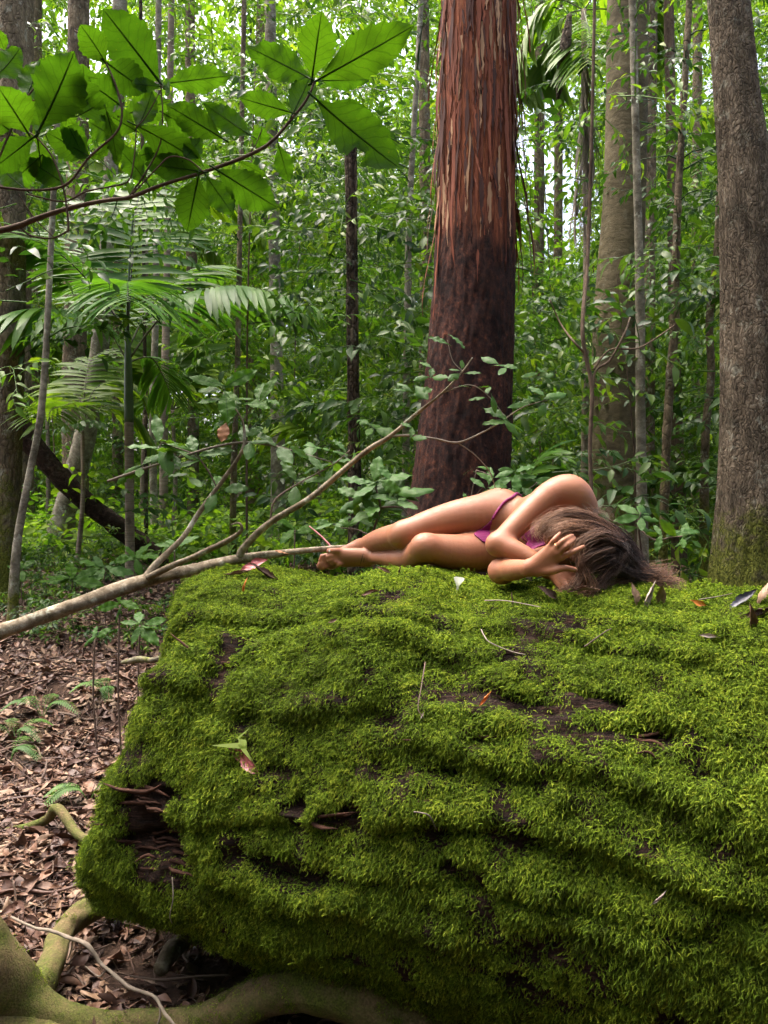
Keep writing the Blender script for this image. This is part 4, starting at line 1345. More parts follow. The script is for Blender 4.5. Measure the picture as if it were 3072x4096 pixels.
# undergrowth on the left, between the litter and the palms
n = 520
y = 6.8 + 5.5 * rng.random(n)
x = -.05 * y - rng.random(n) * .5 * y
ok = fbm(np.stack([x * .8, y * .8, x * 0], -1), 2, 333) > -.15
x, y = x[ok], y[ok]
n = len(x)
R = basis(np.tile([0, 0, 1.0], (n, 1)) + rng.normal(size=(n, 3)) * .35, rng.normal(size=(n, 3)) + np.array([0, 0, .4]))
scatter('undergrowth', np.stack([x, y, ground_z(x, y) + .04 + .25 * rng.random(n)], -1), euler_xyz(R), .45 + .35 * rng.random(n), rng.integers(0, 6, n), SPRAY['thicket'][:3] + SPRAY['thicket_dark'][:3], label='low leafy undergrowth beyond the litter at left', cat='foliage')

# the forest goes on behind the photographer and keeps the light coming from above
br = np.random.default_rng(55)
n = 2600
ang = math.pi * (1.02 + .96 * br.random(n))
rd = 6.0 + 14 * br.random(n)
bx, by = np.cos(ang) * rd, np.sin(ang) * rd + 1.0
bz = ground_z(bx, by) + .1 + br.random(n) ** .8 * (3.0 + .62 * rd)
R = basis(np.tile([0, 0, 1.0], (n, 1)) + br.normal(size=(n, 3)) * .35, br.normal(size=(n, 3)) * np.array([1, 1, .3]))
scatter('surrounding_forest', np.stack([bx, by, bz], -1), euler_xyz(R), 2.2 + 1.2 * br.random(n), br.integers(0, 6, n), SPRAY['thicket'][:3] + SPRAY['thicket_dark'][:3], label='forest foliage surrounding the clearing on the near side', cat='foliage')
print('sprays', nt)
# ------------------------------------------------------------------ big toothed leaves
def toothed_leaf(seed, teeth=9, wave=.05, cup=.12, droop=.2, fold=.15, nx_=26, ratio=.24, bite=False):
    """unit-length leaf along +X (base at 0), Y across, Z up; uv (across, along)"""
    r = np.random.default_rng(seed)
    s = np.linspace(0, 1, nx_ * 2 + 1)
    w = ratio * (np.sin(math.pi * s ** 1.1) ** .8) * (.6 + .4 * sstep(0, .45, s))
    w = w * (1 - .25 * sstep(.9, 1, s))
    tooth = 1 - .15 * (1 - ((s * teeth) % 1.0)) * sstep(.18, .4, s)
    tooth = tooth * (1 + .05 * vnoise(np.stack([s * 6, s * 0, s * 0 + seed], -1), seed))
    cols = np.array([-1, -.66, -.33, 0, .33, .66, 1])
    V, U = [], []
    for k, sk in enumerate(s):
        for c_ in cols:
            side = 1 if c_ > 0 else -1
            ww = w[k] * (tooth[k] if abs(c_) == 1 else 1)
            if bite and side > 0 and .55 < sk < .68:
                ww *= .45
            y_ = c_ * ww
            z_ = -droop * sk ** 2 + fold * abs(c_) * w[k] - cup * (c_ * c_) * w[k]
            z_ += wave * abs(c_) ** 1.5 * math.sin(sk * teeth * 2.2 + side * 1.3 + seed) * (.3 + .7 * sk) * .6
            z_ += .012 * math.cos((sk * 9 - (abs(c_) * .5) ** .8 * 3) * 2 * math.pi) * abs(c_) * (1 - abs(c_)) * 1.5
            V.append((sk, y_, z_))
            U.append((.5 + .5 * c_, sk))
    m = len(cols)
    i = np.arange(len(s) - 1)[:, None] * m
    j = np.arange(m - 1)[None]
    Q = np.stack([i + j, i + j + 1, i + m + j + 1, i + m + j], -1).reshape(-1, 4)[:, ::-1]
    V, U = np.array(V), np.array(U)
    st = np.linspace(-.10, .97, 12)
    rb = np.stack([st, st * 0, -droop * np.maximum(st, 0) ** 2 - .004], -1)
    return V, Q, U, rb
def toothed_meshes(mat, ratio=.24, lo=False, **kw):
    out = []
    for k in range(7):
        V, Q, U, rb = toothed_leaf(600 + k, teeth=8 + k % 3, wave=.035 + .02 * (k % 3), cup=.1 + .25 * (k % 4) / 3, droop=.06 + .09 * (k % 4), fold=.1 + .1 * (k % 3), nx_=12 if lo else 26, ratio=ratio * (.9 + .07 * (k % 4)), bite=(k == 3), **kw)
        b = MB()
        b.add(V, [Q], U)
        tv, tf, tu = tube(rb, np.linspace(.012, .003, 12), 5)
        b.add(tv, tf, np.stack([tv[:, 0] * 0 + .5, np.clip(tv[:, 0], 0, 1)], -1))
        out.append(b.mesh('leaf', M[mat]))
    return out
TOOTH = {'broad': toothed_meshes('broad'), 'broad_b': toothed_meshes('broad_b', lo=True), 'dry_leaf': toothed_meshes('dry_leaf', lo=True)}

def put_leaf(parent, base, tip, mat, k, width=None, up=None, label=None):
    """place a unit leaf from base to tip (world); width in metres over all"""
    base, tip = np.asarray(base), np.asarray(tip)
    d = tip - base
    L = np.linalg.norm(d)
    up = np.array([0, -.55, .8]) if up is None else np.asarray(up, dtype=float)
    d = d / L
    z = nrm(up - d * (up @ d))
    R = np.stack([d, np.cross(z, d), z], -1)
    me = TOOTH[mat][k % 7]
    wy = 1.0 if width is None else width / (L * .50)
    o = link('leaf', me, loc=base, rot=euler_xyz(R), scale=(L, L * wy, L), label=label)
    return child_at(o, parent)

# ------------------------------------------------------------------ overhead branch, close to the camera (crop factor 1.049)
K = 1.0488
def Z2(x, y, d):
    return P(x * K, y * K, d)
over = thing('overhanging_branch', 'leafy branch with large toothed backlit leaves hanging across the top left', 'branch', Z2(0, 880, 1.55))
def orod(lst, mat, d0=1.5, rel=None):
    return rod('twig', [(x * K, y * K, w * .75, d0 + (z[0] if (z := rest) else 0)) for x, y, w, *rest in lst], M[mat], over, 50 if len(lst) < 14 else 160, 8, rel)
orod([(-2150, 4300, 60, .75), (-2050, 3200, 56, .7), (-1700, 2100, 50, .5), (-1000, 1350, 42, .2), (-400, 1000, 36, .05), (-60, 895, 34), (60, 865, 32), (150, 830, 28), (260, 795, 25), (400, 765, 22), (490, 755, 21), (620, 705, 20), (780, 655, 19), (930, 600, 18), (1030, 545, 17), (1110, 455, 16), (1170, 380, 15), (1200, 310, 13)], 'twig_o', rel=root_relief)
orod([(-40, 710, 15), (120, 725, 14), (250, 705, 14), (340, 600, 13), (440, 510, 12), (465, 440, 12), (450, 350, 11), (400, 235, 10), (340, 165, 8), (285, 115, 6)], 'twig_o', 1.42)
orod([(100, 740, 9), (240, 768, 10), (330, 730, 10), (420, 712, 9), (490, 690, 8), (512, 600, 8), (520, 490, 7)], 'twig_o', 1.47)
orod([(262, 880, 13), (255, 800, 11), (240, 710, 11), (200, 600, 10), (145, 530, 9), (100, 500, 7)], 'twig_o', 1.45)
orod([(80, 870, 10), (120, 900, 10), (200, 908, 10), (262, 880, 11)], 'twig_o', 1.5)
orod([(490, 755, 12), (560, 650, 10), (610, 550, 9), (620, 430, 8), (612, 320, 7)], 'twig_o', 1.5)
orod([(-20, 640, 11), (40, 500, 11), (90, 392, 10), (165, 292, 7)], 'twig_o', 1.36)
orod([(92, 385, 9), (200, 380, 8), (320, 388, 7)], 'twig_o', 1.36)
orod([(505, 740, 9), (600, 640, 9), (650, 598, 8), (720, 610, 8), (775, 655, 8)], 'twig_o', 1.48)
orod([(940, 600, 7), (975, 550, 6), (1000, 490, 5)], 'twig_o', 1.5)
orod([(70, 740, 7), (130, 830, 7), (205, 905, 7)], 'twig_o', 1.5)
orod([(620, 330, 6), (560, 440, 6), (515, 490, 6)], 'twig_o', 1.47)
OL = [  # base, tip, width (crop px), depth of base and tip, mesh, tilt
    (1190, 300, 1225, 42, 165, 1.50, 1.44, 0), (1212, 305, 1592, 98, 165, 1.50, 1.42, 1), (1180, 298, 988, 195, 125, 1.50, 1.56, 2), (1215, 308, 1388, 305, 78, 1.53, 1.6, 5),
    (1112, 430, 908, 372, 112, 1.47, 1.42, 4), (1112, 440, 1180, 318, 100, 1.5, 1.55, 6), (1205, 378, 1500, 650, 178, 1.48, 1.42, 3), (1250, 400, 1398, 428, 75, 1.52, 1.58, 2),
    (610, 315, 400, 38, 215, 1.50, 1.46, 0), (620, 320, 872, 290, 105, 1.52, 1.58, 5), (962, 520, 798, 412, 100, 1.50, 1.54, 1), (852, 530, 640, 400, 135, 1.52, 1.52, 4),
    (775, 655, 592, 628, 100, 1.49, 1.54, 6), (758, 668, 712, 882, 150, 1.47, 1.45, 0), (785, 670, 892, 822, 100, 1.50, 1.50, 2), (822, 645, 1052, 790, 150, 1.48, 1.42, 5),
    (905, 610, 1018, 672, 38, 1.5, 1.5, 1), (1062, 552, 1102, 695, 88, 1.53, 1.53, 4), (1000, 478, 985, 560, 70, 1.55, 1.55, 2), (150, 495, 300, 205, 215, 1.36, 1.32, 5),
    (405, 245, 325, 98, 120, 1.42, 1.40, 6), (400, 235, 548, 345, 150, 1.42, 1.36, 1), (108, 510, -10, 318, 160, 1.36, 1.30, 2), (142, 515, 165, 700, 145, 1.45, 1.42, 4),
    (132, 520, -30, 650, 130, 1.36, 1.32, 0), (405, 420, 462, 622, 82, 1.42, 1.36, 5), (512, 475, 765, 600, 125, 1.47, 1.38, 6), (228, 420, 335, 618, 100, 1.46, 1.48, 1),
    (562, 700, 470, 562, 95, 1.5, 1.52, 2), (340, 600, 442, 560, 80, 1.42, 1.5, 4), (150, 335, 45, 262, 66, 1.40, 1.46, 0), (265, 395, 255, 475, 70, 1.38, 1.4, 5),
    (618, 325, 700, 345, 60, 1.5, 1.42, 6), (615, 330, 482, 318, 56, 1.5, 1.44, 1), (40, 500, -60, 420, 130, 1.36, 1.36, 2), (-20, 100, 18, 190, 70, 1.45, 1.45, 4),
    (320, 385, 330, 250, 120, 1.36, 1.34, 3), (520, 490, 590, 380, 95, 1.47, 1.5, 2), (250, 300, 380, 350, 130, 1.44, 1.4, 4), (60, 600, 130, 560, 90, 1.42, 1.46, 6),
    (320, 388, 150, 300, 170, 1.38, 1.36, 0), (455, 400, 330, 300, 140, 1.46, 1.44, 2), (465, 440, 640, 390, 120, 1.5, 1.55, 5), (345, 600, 210, 520, 120, 1.48, 1.5, 6),
    (250, 705, 120, 610, 115, 1.46, 1.5, 1), (100, 725, -20, 620, 120, 1.44, 1.48, 4), (520, 500, 420, 440, 110, 1.5, 1.5, 0), (620, 430, 740, 500, 110, 1.52, 1.55, 2), (90, 390, 160, 250, 120, 1.38, 1.42, 5), (610, 560, 530, 640, 90, 1.52, 1.5, 4),
    (60, 470, 150, 380, 130, 1.42, 1.44, 1), (200, 480, 110, 430, 110, 1.46, 1.5, 0), (430, 520, 350, 470, 105, 1.48, 1.5, 5), (300, 440, 420, 380, 120, 1.46, 1.5, 6), (-30, 300, 90, 210, 120, 1.4, 1.42, 2), (700, 610, 760, 540, 80, 1.5, 1.54, 1), (520, 600, 640, 560, 85, 1.52, 1.56, 0), (150, 600, 40, 700, 105, 1.46, 1.5, 5)]
orr = np.random.default_rng(5)
for (x0, y0, x1, y1, w, d0, d1, k) in OL:
    if y1 > y0 + 20:
        d1 = d0 + abs(d1 - d0) * .6 + .03
    # leaves are seen from below: their faces tilt towards the sky and a little towards the viewer
    put_leaf(over, Z2(x0, y0, d0), Z2(x1, y1, d1), 'broad', k, w * K * 1.08 * d0 / FPX, up=(orr.normal() * .25, .95 + .15 * orr.normal(), .45))

# ------------------------------------------------------------------ fallen pale branch resting on the log, with its shrubby shoots
BD = 3.22
pale = thing('fallen_branch', 'long pale forked branch lying across the left end of the log', 'branch', P(560, 2330, BD))
def prod(lst, mat='branch', n=70, sides=14, name='limb'):
    fw = .68 if lst[0][2] > 60 else .66
    lst = [(u, v, w * fw, d) for u, v, w, d in lst]
    return rod(name, lst, M[mat], pale, n, sides, root_relief)
prod([(-2150, 3900, 120, 2.9), (-1500, 3350, 115, 2.92), (-800, 2930, 108, 2.95), (-220, 2620, 100, 3.0), (-40, 2545, 96, 3.05), (130, 2480, 92, 3.1), (300, 2420, 84, 3.15), (560, 2330, 74, 3.2), (800, 2272, 62, 3.24), (960, 2236, 54, 3.26), (1150, 2210, 42, 3.32), (1300, 2196, 34, 3.38), (1480, 2182, 26, 3.45)], n=140, sides=20)
prod([(575, 2322, 46, 3.2), (620, 2260, 40, 3.22), (730, 2150, 32, 3.25), (810, 2030, 29, 3.28), (900, 1910, 26, 3.3), (965, 1810, 22, 3.3), (978, 1750, 18, 3.3), (968, 1680, 13, 3.3), (930, 1620, 9, 3.3), (890, 1570, 6, 3.3)])
prod([(590, 2310, 40, 3.18), (690, 2262, 36, 3.15), (800, 2215, 34, 3.1), (900, 2168, 32, 3.05), (950, 2138, 26, 3.0), (968, 2112, 20, 2.98), (955, 2092, 12, 2.98), (925, 2098, 6, 3.0)])
prod([(955, 2240, 50, 3.26), (975, 2190, 44, 3.24), (1080, 2090, 40, 3.2), (1250, 1985, 36, 3.15), (1450, 1815, 32, 3.1), (1560, 1745, 26, 3.08), (1660, 1660, 20, 3.05), (1770, 1570, 14, 3.0), (1850, 1485, 10, 3.0), (1890, 1430, 7, 3.0)], n=110)
prod([(1560, 1745, 14, 3.08), (1640, 1742, 14, 3.05), (1740, 1755, 13, 3.0), (1830, 1770, 12, 3.0), (1920, 1735, 10, 3.0), (2000, 1690, 9, 3.0), (2090, 1630, 7, 3.0), (2190, 1600, 5, 3.0)], 'twig_pale', name='twig')
prod([(1830, 1770, 8, 3.0), (1900, 1820, 7, 3.02), (1960, 1890, 6, 3.05), (1985, 1965, 5, 3.1)], 'twig_pale', name='twig')
prod([(1770, 1570, 7, 3.0), (1880, 1540, 6, 3.0), (1960, 1590, 5, 3.0), (2030, 1680, 4, 3.0)], 'twig_pale', name='twig')
prod([(430, 1925, 15, 3.3), (560, 1880, 15, 3.3), (700, 1835, 15, 3.3), (850, 1790, 14, 3.3), (975, 1770, 13, 3.3), (1100, 1785, 11, 3.3), (1230, 1820, 9, 3.3), (1330, 1850, 7, 3.3)], 'twig_pale', name='twig')
prod([(870, 1955, 9, 3.3), (830, 1880, 9, 3.3), (780, 1820, 8, 3.3), (700, 1790, 7, 3.3), (640, 1770, 5, 3.3)], 'twig', name='twig')
prod([(1080, 2090, 12, 3.2), (1100, 2000, 11, 3.2), (1200, 1930, 9, 3.25), (1330, 1860, 8, 3.3), (1400, 1800, 6, 3.3)], 'twig', name='twig')
prod([(968, 1690, 7, 3.3), (1000, 1640, 6, 3.3), (1040, 1600, 5, 3.3)], 'twig', name='twig')
prod([(1850, 1485, 6, 3.0), (1810, 1440, 5, 3.0), (1790, 1360, 4, 3.0)], 'twig_pale', name='twig')

def whorl(parent, u, v, d, n, size, mat='broad_b', seed=0, spread=1.0, tilt=None):
    """n leaves round a shoot tip, arching out"""
    r = np.random.default_rng(seed + int(u) * 3 + int(v))
    c_ = P(u, v, d)
    a0 = r.random() * 6.28
    for k in range(n):
        a = a0 + k * 2.4 + r.normal() * .2
        dv = np.array([math.cos(a), math.sin(a) * .6, .15 + .5 * math.sin(a) + .3 * r.normal()]) * spread
        dv = nrm(dv)
        L = size * (.7 + .5 * r.random())
        put_leaf(parent, c_ + r.normal(size=3) * .012, c_ + dv * L, mat, int(r.integers(7)), L * (.40 + .08 * r.random()), up=np.array([0, -.65, .8]) + r.normal(size=3) * .3)
for (u, v, n_, sz) in ((900, 1560, 6, .16), (960, 1620, 4, .15), (1040, 1600, 4, .13), (640, 1770, 5, .15), (700, 1800, 4, .14), (560, 1870, 3, .13), (800, 1830, 4, .14), (980, 1760, 4, .14), (1100, 1790, 4, .13), (1230, 1820, 4, .12),
                       (1400, 1800, 4, .12), (1330, 1860, 4, .12), (870, 1960, 3, .13), (930, 1680, 3, .13), (760, 1900, 3, .13), (1480, 1700, 4, .11), (1200, 1930, 3, .12)):
    whorl(pale, u, v, 3.3, n_, sz, 'broad_b' if (u + v) % 3 else 'broad')
for (u, v, n_, sz) in ((1790, 1350, 2, .07), (1860, 1480, 4, .085), (1720, 1510, 4, .085), (1640, 1560, 4, .085), (1900, 1540, 2, .08), (2010, 1465, 4, .08), (1960, 1590, 3, .085), (2030, 1690, 4, .10), (2190, 1600, 4, .11), (2100, 1620, 3, .11), (1640, 1750, 3, .08), (1985, 1965, 3, .10), (2140, 1500, 3, .09)):
    whorl(pale, u, v, 3.0, n_, sz, 'broad_b')
put_leaf(pale, P(905, 1690, 3.25), P(880, 1760, 3.22), 'dry_leaf', 2, .06, label='dry rust-brown leaf curled on the branch')
put_leaf(pale, P(1150, 2215, 3.28), P(1100, 2200, 3.2), 'dry_leaf', 4, .04)

# separate small shoots
def shoot(name, label, stems, whorls, mat='broad_b', cat='sapling'):
    o = thing(name, label, cat, P(stems[0][0][0], stems[0][0][1], stems[0][0][3]))
    for lst in stems:
        rod('stem', lst, M['twig'], o, 30, 6)
    for (u, v, d, n_, sz) in whorls:
        whorl(o, u, v, d, n_, sz, mat)
    return o
shoot('glossy_sapling', 'glossy toothed-leaf sapling in front of the red trunk above the knees', [[(1500, 2300, 14, 3.75), (1490, 2150, 12, 3.75), (1520, 2030, 10, 3.7), (1500, 1940, 8, 3.7)], [(1520, 2030, 9, 3.7), (1600, 2030, 7, 3.65), (1650, 2080, 5, 3.6)], [(1490, 2150, 9, 3.75), (1430, 2120, 6, 3.8), (1350, 2110, 5, 3.8)]],
      [(1500, 1935, 3.7, 7, .16), (1440, 1990, 3.72, 6, .15), (1570, 1960, 3.7, 6, .15), (1510, 2030, 3.7, 5, .15), (1640, 2080, 3.6, 3, .12), (1590, 2000, 3.65, 4, .16), (1340, 2110, 3.8, 5, .10), (1420, 2060, 3.8, 3, .12)])
shoot('hair_side_sapling', 'small toothed-leaf sapling rising just right of the woman\'s hair', [[(2600, 2360, 10, 3.6), (2570, 2230, 9, 3.55), (2555, 2110, 8, 3.5), (2562, 2050, 6, 3.5)], [(2562, 2120, 7, 3.5), (2620, 2160, 7, 3.45), (2680, 2150, 6, 3.45), (2730, 2145, 5, 3.45)]],
      [(2560, 2065, 3.5, 6, .12), (2545, 2110, 3.5, 3, .12), (2650, 2150, 3.45, 4, .09), (2720, 2145, 3.45, 5, .10), (2760, 2160, 3.5, 3, .08)])
shoot('red_trunk_shoot', 'thin grey shoot with few leaves against the foot of the red trunk', [[(1880, 2150, 7, 4.2), (1885, 2000, 7, 4.2), (1905, 1880, 5, 4.2)], [(1885, 2000, 5, 4.2), (1930, 1950, 4, 4.15)], [(1905, 1880, 4, 4.2), (1960, 1900, 3, 4.15)]],
      [(1905, 1885, 4.2, 3, .09), (1950, 1940, 4.15, 4, .13), (1860, 2010, 4.2, 2, .10)])
shoot('hip_shoot', 'leafy shoot poking up behind the woman\'s waist', [[(2080, 2150, 8, 4.4), (2075, 1990, 7, 4.4), (2060, 1900, 5, 4.4)], [(2075, 1990, 6, 4.4), (2150, 1930, 4, 4.4)]],
      [(2060, 1890, 4.4, 5, .13), (2140, 1930, 4.4, 4, .13), (2090, 1960, 4.4, 3, .12)])
for k, (u, v, d, n_, sz, lab) in enumerate(((290, 2320, 7.2, 6, .30, 'light green broad-leaf seedling in the litter below the leaning tree'), (420, 2270, 7.4, 6, .26, 'broad-leaf seedling right of the litter seedling, under the near palm'),
        (540, 2240, 6.8, 6, .22, 'dark broad-leaf seedling at the foot of the near palm'), (560, 2500, 4.4, 6, .15, 'dark seedling hanging below the pale branch beside the log'), (480, 2420, 4.6, 4, .13, 'small pale seedling under the pale branch'),
        (700, 2180, 6.0, 6, .18, 'broad-leaf seedling behind the forked pale branch'), (90, 2280, 8.0, 7, .16, 'small seedling beside the bowed sapling'), (380, 2550, 5.0, 3, .10, 'tiny yellowing seedling in the litter'),
        (1180, 2120, 6.5, 6, .22, 'low broad-leaf seedling left of the woman\'s feet'))):
    b = P(u, v, d)
    gz = float(ground_z(b[0], b[1]))
    o = thing('seedling', lab, 'seedling', (b[0], b[1], gz))
    V, F, uv = tube(spline(np.array([[b[0] + .02, b[1], gz - .03], [b[0] - .01, b[1], (gz + b[2]) / 2], b]), 10), .006, 5)
    child_at(link('stem', mesh_np('stem', V, F, M['twig'])), o)
    whorl(o, u, v, d, n_, sz, 'broad_b' if k % 2 else 'broad', seed=k)

# little ferns
def fern(label, u, v, d, fr, L, seed):
    r = np.random.default_rng(seed)
    b = P(u, v, d)
    b[2] = float(ground_z(b[0], b[1]))
    o = thing('fern', label, 'fern', b)
    for k in range(fr):
        a = r.random() * 6.28
        h = np.array([math.cos(a), math.sin(a), 0])
        c_ = [b, b + h * L * .3 + np.array([0, 0, L * .45]), b + h * L * .7 + np.array([0, 0, L * .5]), b + h * L * 1.05 + np.array([0, 0, L * .25])]
        pts = spline(np.array(c_), 22)
        mb = MB()
        V, F, uv = tube(pts, np.linspace(.003, .001, 22), 4)
        mb.add(V, F)
        T = nrm(np.gradient(pts, axis=0))
        for m in range(5, 22):
            for s in (-1, 1):
                side = nrm(np.cross(T[m], np.array([0, 0, 1.0]))) * s
                ln = L * .22 * math.sin(math.pi * (m - 3) / 20) ** .7
                d_ = nrm(side + T[m] * .35 + np.array([0, 0, -.15]))
                V, F = simple_leaf(ln, ln * .16, .1, .2, 3)
                R = basis(np.array([0, 0, 1.0]) - d_ * d_[2], d_)
                mb.add(V @ R.T + pts[m], F, tint=.2 * r.random())
        child_at(link('frond', mb.mesh('frond', M['fern'])), o)
fern('pale green fern sprig at the far left of the litter bank', 60, 2680, 5.2, 4, .26, 1)
fern('bright fern in the litter left of the log end', 170, 2620, 5.6, 4, .28, 2)
fern('small fern against the log\'s broken end', 355, 2880, 4.3, 4, .22, 3)
fern('fern under the litter bank at the left edge', 40, 2790, 4.9, 3, .24, 4)
fern('feathery fern below the pale branch', 430, 2590, 5.6, 4, .26, 5)
fern('low fern between the stick and the log', 560, 2680, 4.6, 4, .16, 6)

# ------------------------------------------------------------------ leaf litter
LIT = []
for k, (ratio, cup, drp, mat) in enumerate(((.20, .8, .15, 'lit_a'), (.14, 1.2, .25, 'lit_a'), (.24, -.6, .1, 'lit_b'), (.10, .6, .2, 'lit_b'), (.18, 1.6, .3, 'lit_c'), (.22, .4, .05, 'lit_c'))):
    s = np.linspace(0, 1, 8)
    w = ratio * np.sin(math.pi * (s ** .9 * .97 + .015)) ** 1.15
    V = []
    for i_, sk in enumerate(s):
        for c_ in (-1, -.5, 0, .5, 1):
            V.append((sk - .5, c_ * w[i_], cup * (c_ * c_) * w[i_] * .6 - drp * (sk - .5) ** 2 + .045 * math.sin(6 * sk + c_ * 2.5 + k)))
    i_ = np.arange(7)[:, None] * 5
    j_ = np.arange(4)[None]
    LIT.append(mesh_np('fallen_leaf', np.array(V), np.stack([i_ + j_, i_ + j_ + 1, i_ + 5 + j_ + 1, i_ + 5 + j_], -1).reshape(-1, 4), M[mat]))
for k in range(2):       # bark shards and twigs
    pts = spline(np.array([[-.9, 0, .01], [-.2, .08 * (k - .5), .03], [.4, -.05, .02], [.9, .04, .01]]), 8)
    V, F, uv = tube(pts, np.array([.015, .03, .035, .03, .03, .025, .02, .006]) * (1 + k * .6), 5)
    LIT.append(mesh_np('twig_piece', V, F, M['twig' if k else 'lit_c']))

def litter_points(n, seed, y0, y1, left=True):
    r = np.random.default_rng(seed)
    y = y0 + (y1 - y0) * r.random(n) ** 1.25
    x = -r.random(n) * .62 * y + .05 if left else (r.random(n) - .5) * 1.1 * y
    # thin out towards the bare soil right under the log
    q = np.stack([x, y], -1) - LA[:2]
    ac, al = q @ LN[:2], q @ LT[:2]
    inside = (np.abs(ac) < .55) & (al > -1.05)
    ok = ~inside | (r.random(n) < .25)
    x, y = x[ok], y[ok]
    e = .05
    gz = ground_z(x, y)
    nx_ = -(ground_z(x + e, y) - gz) / e
    ny_ = -(ground_z(x, y + e) - gz) / e
    nn = nrm(np.stack([nx_, ny_, np.ones(len(x))], -1))
    up = nn + r.normal(size=nn.shape) * .38
    R = basis(up, r.normal(size=nn.shape))
    return np.stack([x, y, gz + .004 + .022 * r.random(len(x))], -1), euler_xyz(R), r
lp, lr, r_ = litter_points(26000, 11, 2.3, 12.5)
n = len(lp)
lsc = (.036 + .062 * r_.random(n) ** 2.2) * (1 + .05 * lp[:, 1])
var = r_.choice(8, n, p=[.19, .16, .13, .12, .12, .10, .10, .08])
# the ones that show largest become single leaves
dist = np.linalg.norm(lp - np.array([0, 0, CAMZ]), axis=1)
uu = 1536 + lp[:, 0] / lp[:, 1] * FPX
vv = 2048 - (lp[:, 2] - CAMZ) / lp[:, 1] * FPX
show = np.where((uu > 0) & (uu < 900) & (vv < 4090) & (var < 6), lsc / dist, 0)
big = np.argsort(-show)[:230]
rest = np.ones(n, dtype=bool)
rest[big] = False
def litter_label(u, v, k):
    col = ('broad pinkish-brown', 'narrow pinkish-brown', 'broad tan', 'slender tan', 'curled dark brown', 'flat dark brown')[k]
    zone = 'in the hollow before the log' if v > 3700 and u > 330 else 'beside the thick mossy root' if v > 3600 else 'on the pale slope left of the log' if v > 3380 else 'on the litter below the bank' if v > 3000 else 'on the litter bank by the ferns' if v > 2600 else 'in the litter behind the pale branch'
    side = '' if v > 3600 else ' near the left edge' if u < 180 else ' close to the log' if u > 420 else ''
    return col + ' leaf ' + zone + side
for k in big:
    link('fallen_leaf', LIT[var[k]], loc=lp[k] + np.array([0, 0, .006]), rot=lr[k], scale=float(lsc[k]) * 1.1, label=litter_label(uu[k], vv[k], var[k]), cat='leaf', group='fallen leaves in the litter')
scatter('leaf_litter', lp[rest], lr[rest], lsc[rest], var[rest], LIT, label='brown leaf litter and twigs on the forest floor', cat='leaf litter')
lp, lr, r_ = litter_points(6000, 12, 3.6, 14, left=False)
scatter('leaf_litter', lp, lr, .08 + .08 * r_.random(len(lp)), r_.choice(8, len(lp)), LIT, label='leaf litter on the forest floor behind the log', cat='leaf litter')

# sticks lying in the litter
sk = np.random.default_rng(91)
for k, (u, v, d, ang, L, lab) in enumerate(((120, 2560, 6.0, .4, .7, 'brown stick crossing the litter below the pale branch'), (300, 2600, 5.6, -.5, .6, 'thin stick near the ferns left of the log'), (90, 2750, 5.1, .9, .5, 'dark stick at the edge of the litter bank'), (350, 2480, 6.6, .15, .9, 'long stick in the litter behind the pale branch'),
        (180, 3160, 4.3, .2, .45, 'short stick on the litter left of the mossy root'), (60, 3230, 4.2, .6, .5, 'reddish stick at the left edge above the mossy root'), (130, 3560, 3.3, .5, .4, 'thin dark twig lying on the pale leaf litter'), (450, 2520, 6.0, -.2, .6, 'forked stick under the hanging seedling'))):
    b = P(u, v, d)
    b[2] = float(ground_z(b[0], b[1])) + .02
    h = np.array([math.cos(ang), math.sin(ang) * .8, 0]) * L / 2
    pp = np.array([b - h, b - h * .3 + np.array([0, .03, .02]), b + h * .4 + np.array([0, -.02, .03]), b + h])
    pp[:, 2] = ground_z(pp[:, 0], pp[:, 1]) + .02
    V, F, uv = tube(spline(pp, 20), np.linspace(.012, .005, 20), 7)
    link('stick', mesh_np('stick', V, F, M['twig' if k % 2 else 'lit_c']), label=lab, cat='stick')

gt = thing('grey_twig', 'bent lichen-grey twig lying over the roots at the lower left', 'twig', P(430, 3880, 2.4))
def twig_relief(theta, arc, pts):
    return 1 + .28 * fbm(np.stack([np.cos(theta), np.sin(theta), arc * 45], -1), 3, 173)
rod('twig_stem', [(45, 3668, 9, 2.55), (140, 3712, 12, 2.5), (200, 3722, 13, 2.47), (270, 3748, 14, 2.45), (350, 3780, 17, 2.42), (400, 3850, 15, 2.41), (440, 3885, 15, 2.40), (520, 3950, 14, 2.38), (610, 3982, 14, 2.37), (640, 4020, 14, 2.35), (665, 4060, 12, 2.33), (715, 4120, 11, 2.3)], M['twig_pale'], gt, 160, 9, twig_relief)
rod('twig_stem', [(640, 4020, 10, 2.35), (640, 4070, 8, 2.34), (620, 4120, 7, 2.33)], M['twig_pale'], gt, 20, 7, twig_relief)
rod('twig_stem', [(430, 3875, 8, 2.40), (400, 3905, 7, 2.42), (370, 3890, 6, 2.44), (340, 3865, 4, 2.45)], M['twig_pale'], gt, 20, 7, twig_relief)
rod('twig_stem', [(290, 3755, 6, 2.45), (285, 3800, 6, 2.46), (270, 3840, 4, 2.47)], M['twig_pale'], gt, 20, 7, twig_relief)

rod('brown_twig', [(520, 3905, 9, 2.58), (650, 3918, 10, 2.56), (780, 3905, 10, 2.55), (920, 3900, 8, 2.55)], M['twig'], None, 30, 6,
    label='straight brown twig on the soil in front of the hollow', cat='twig')

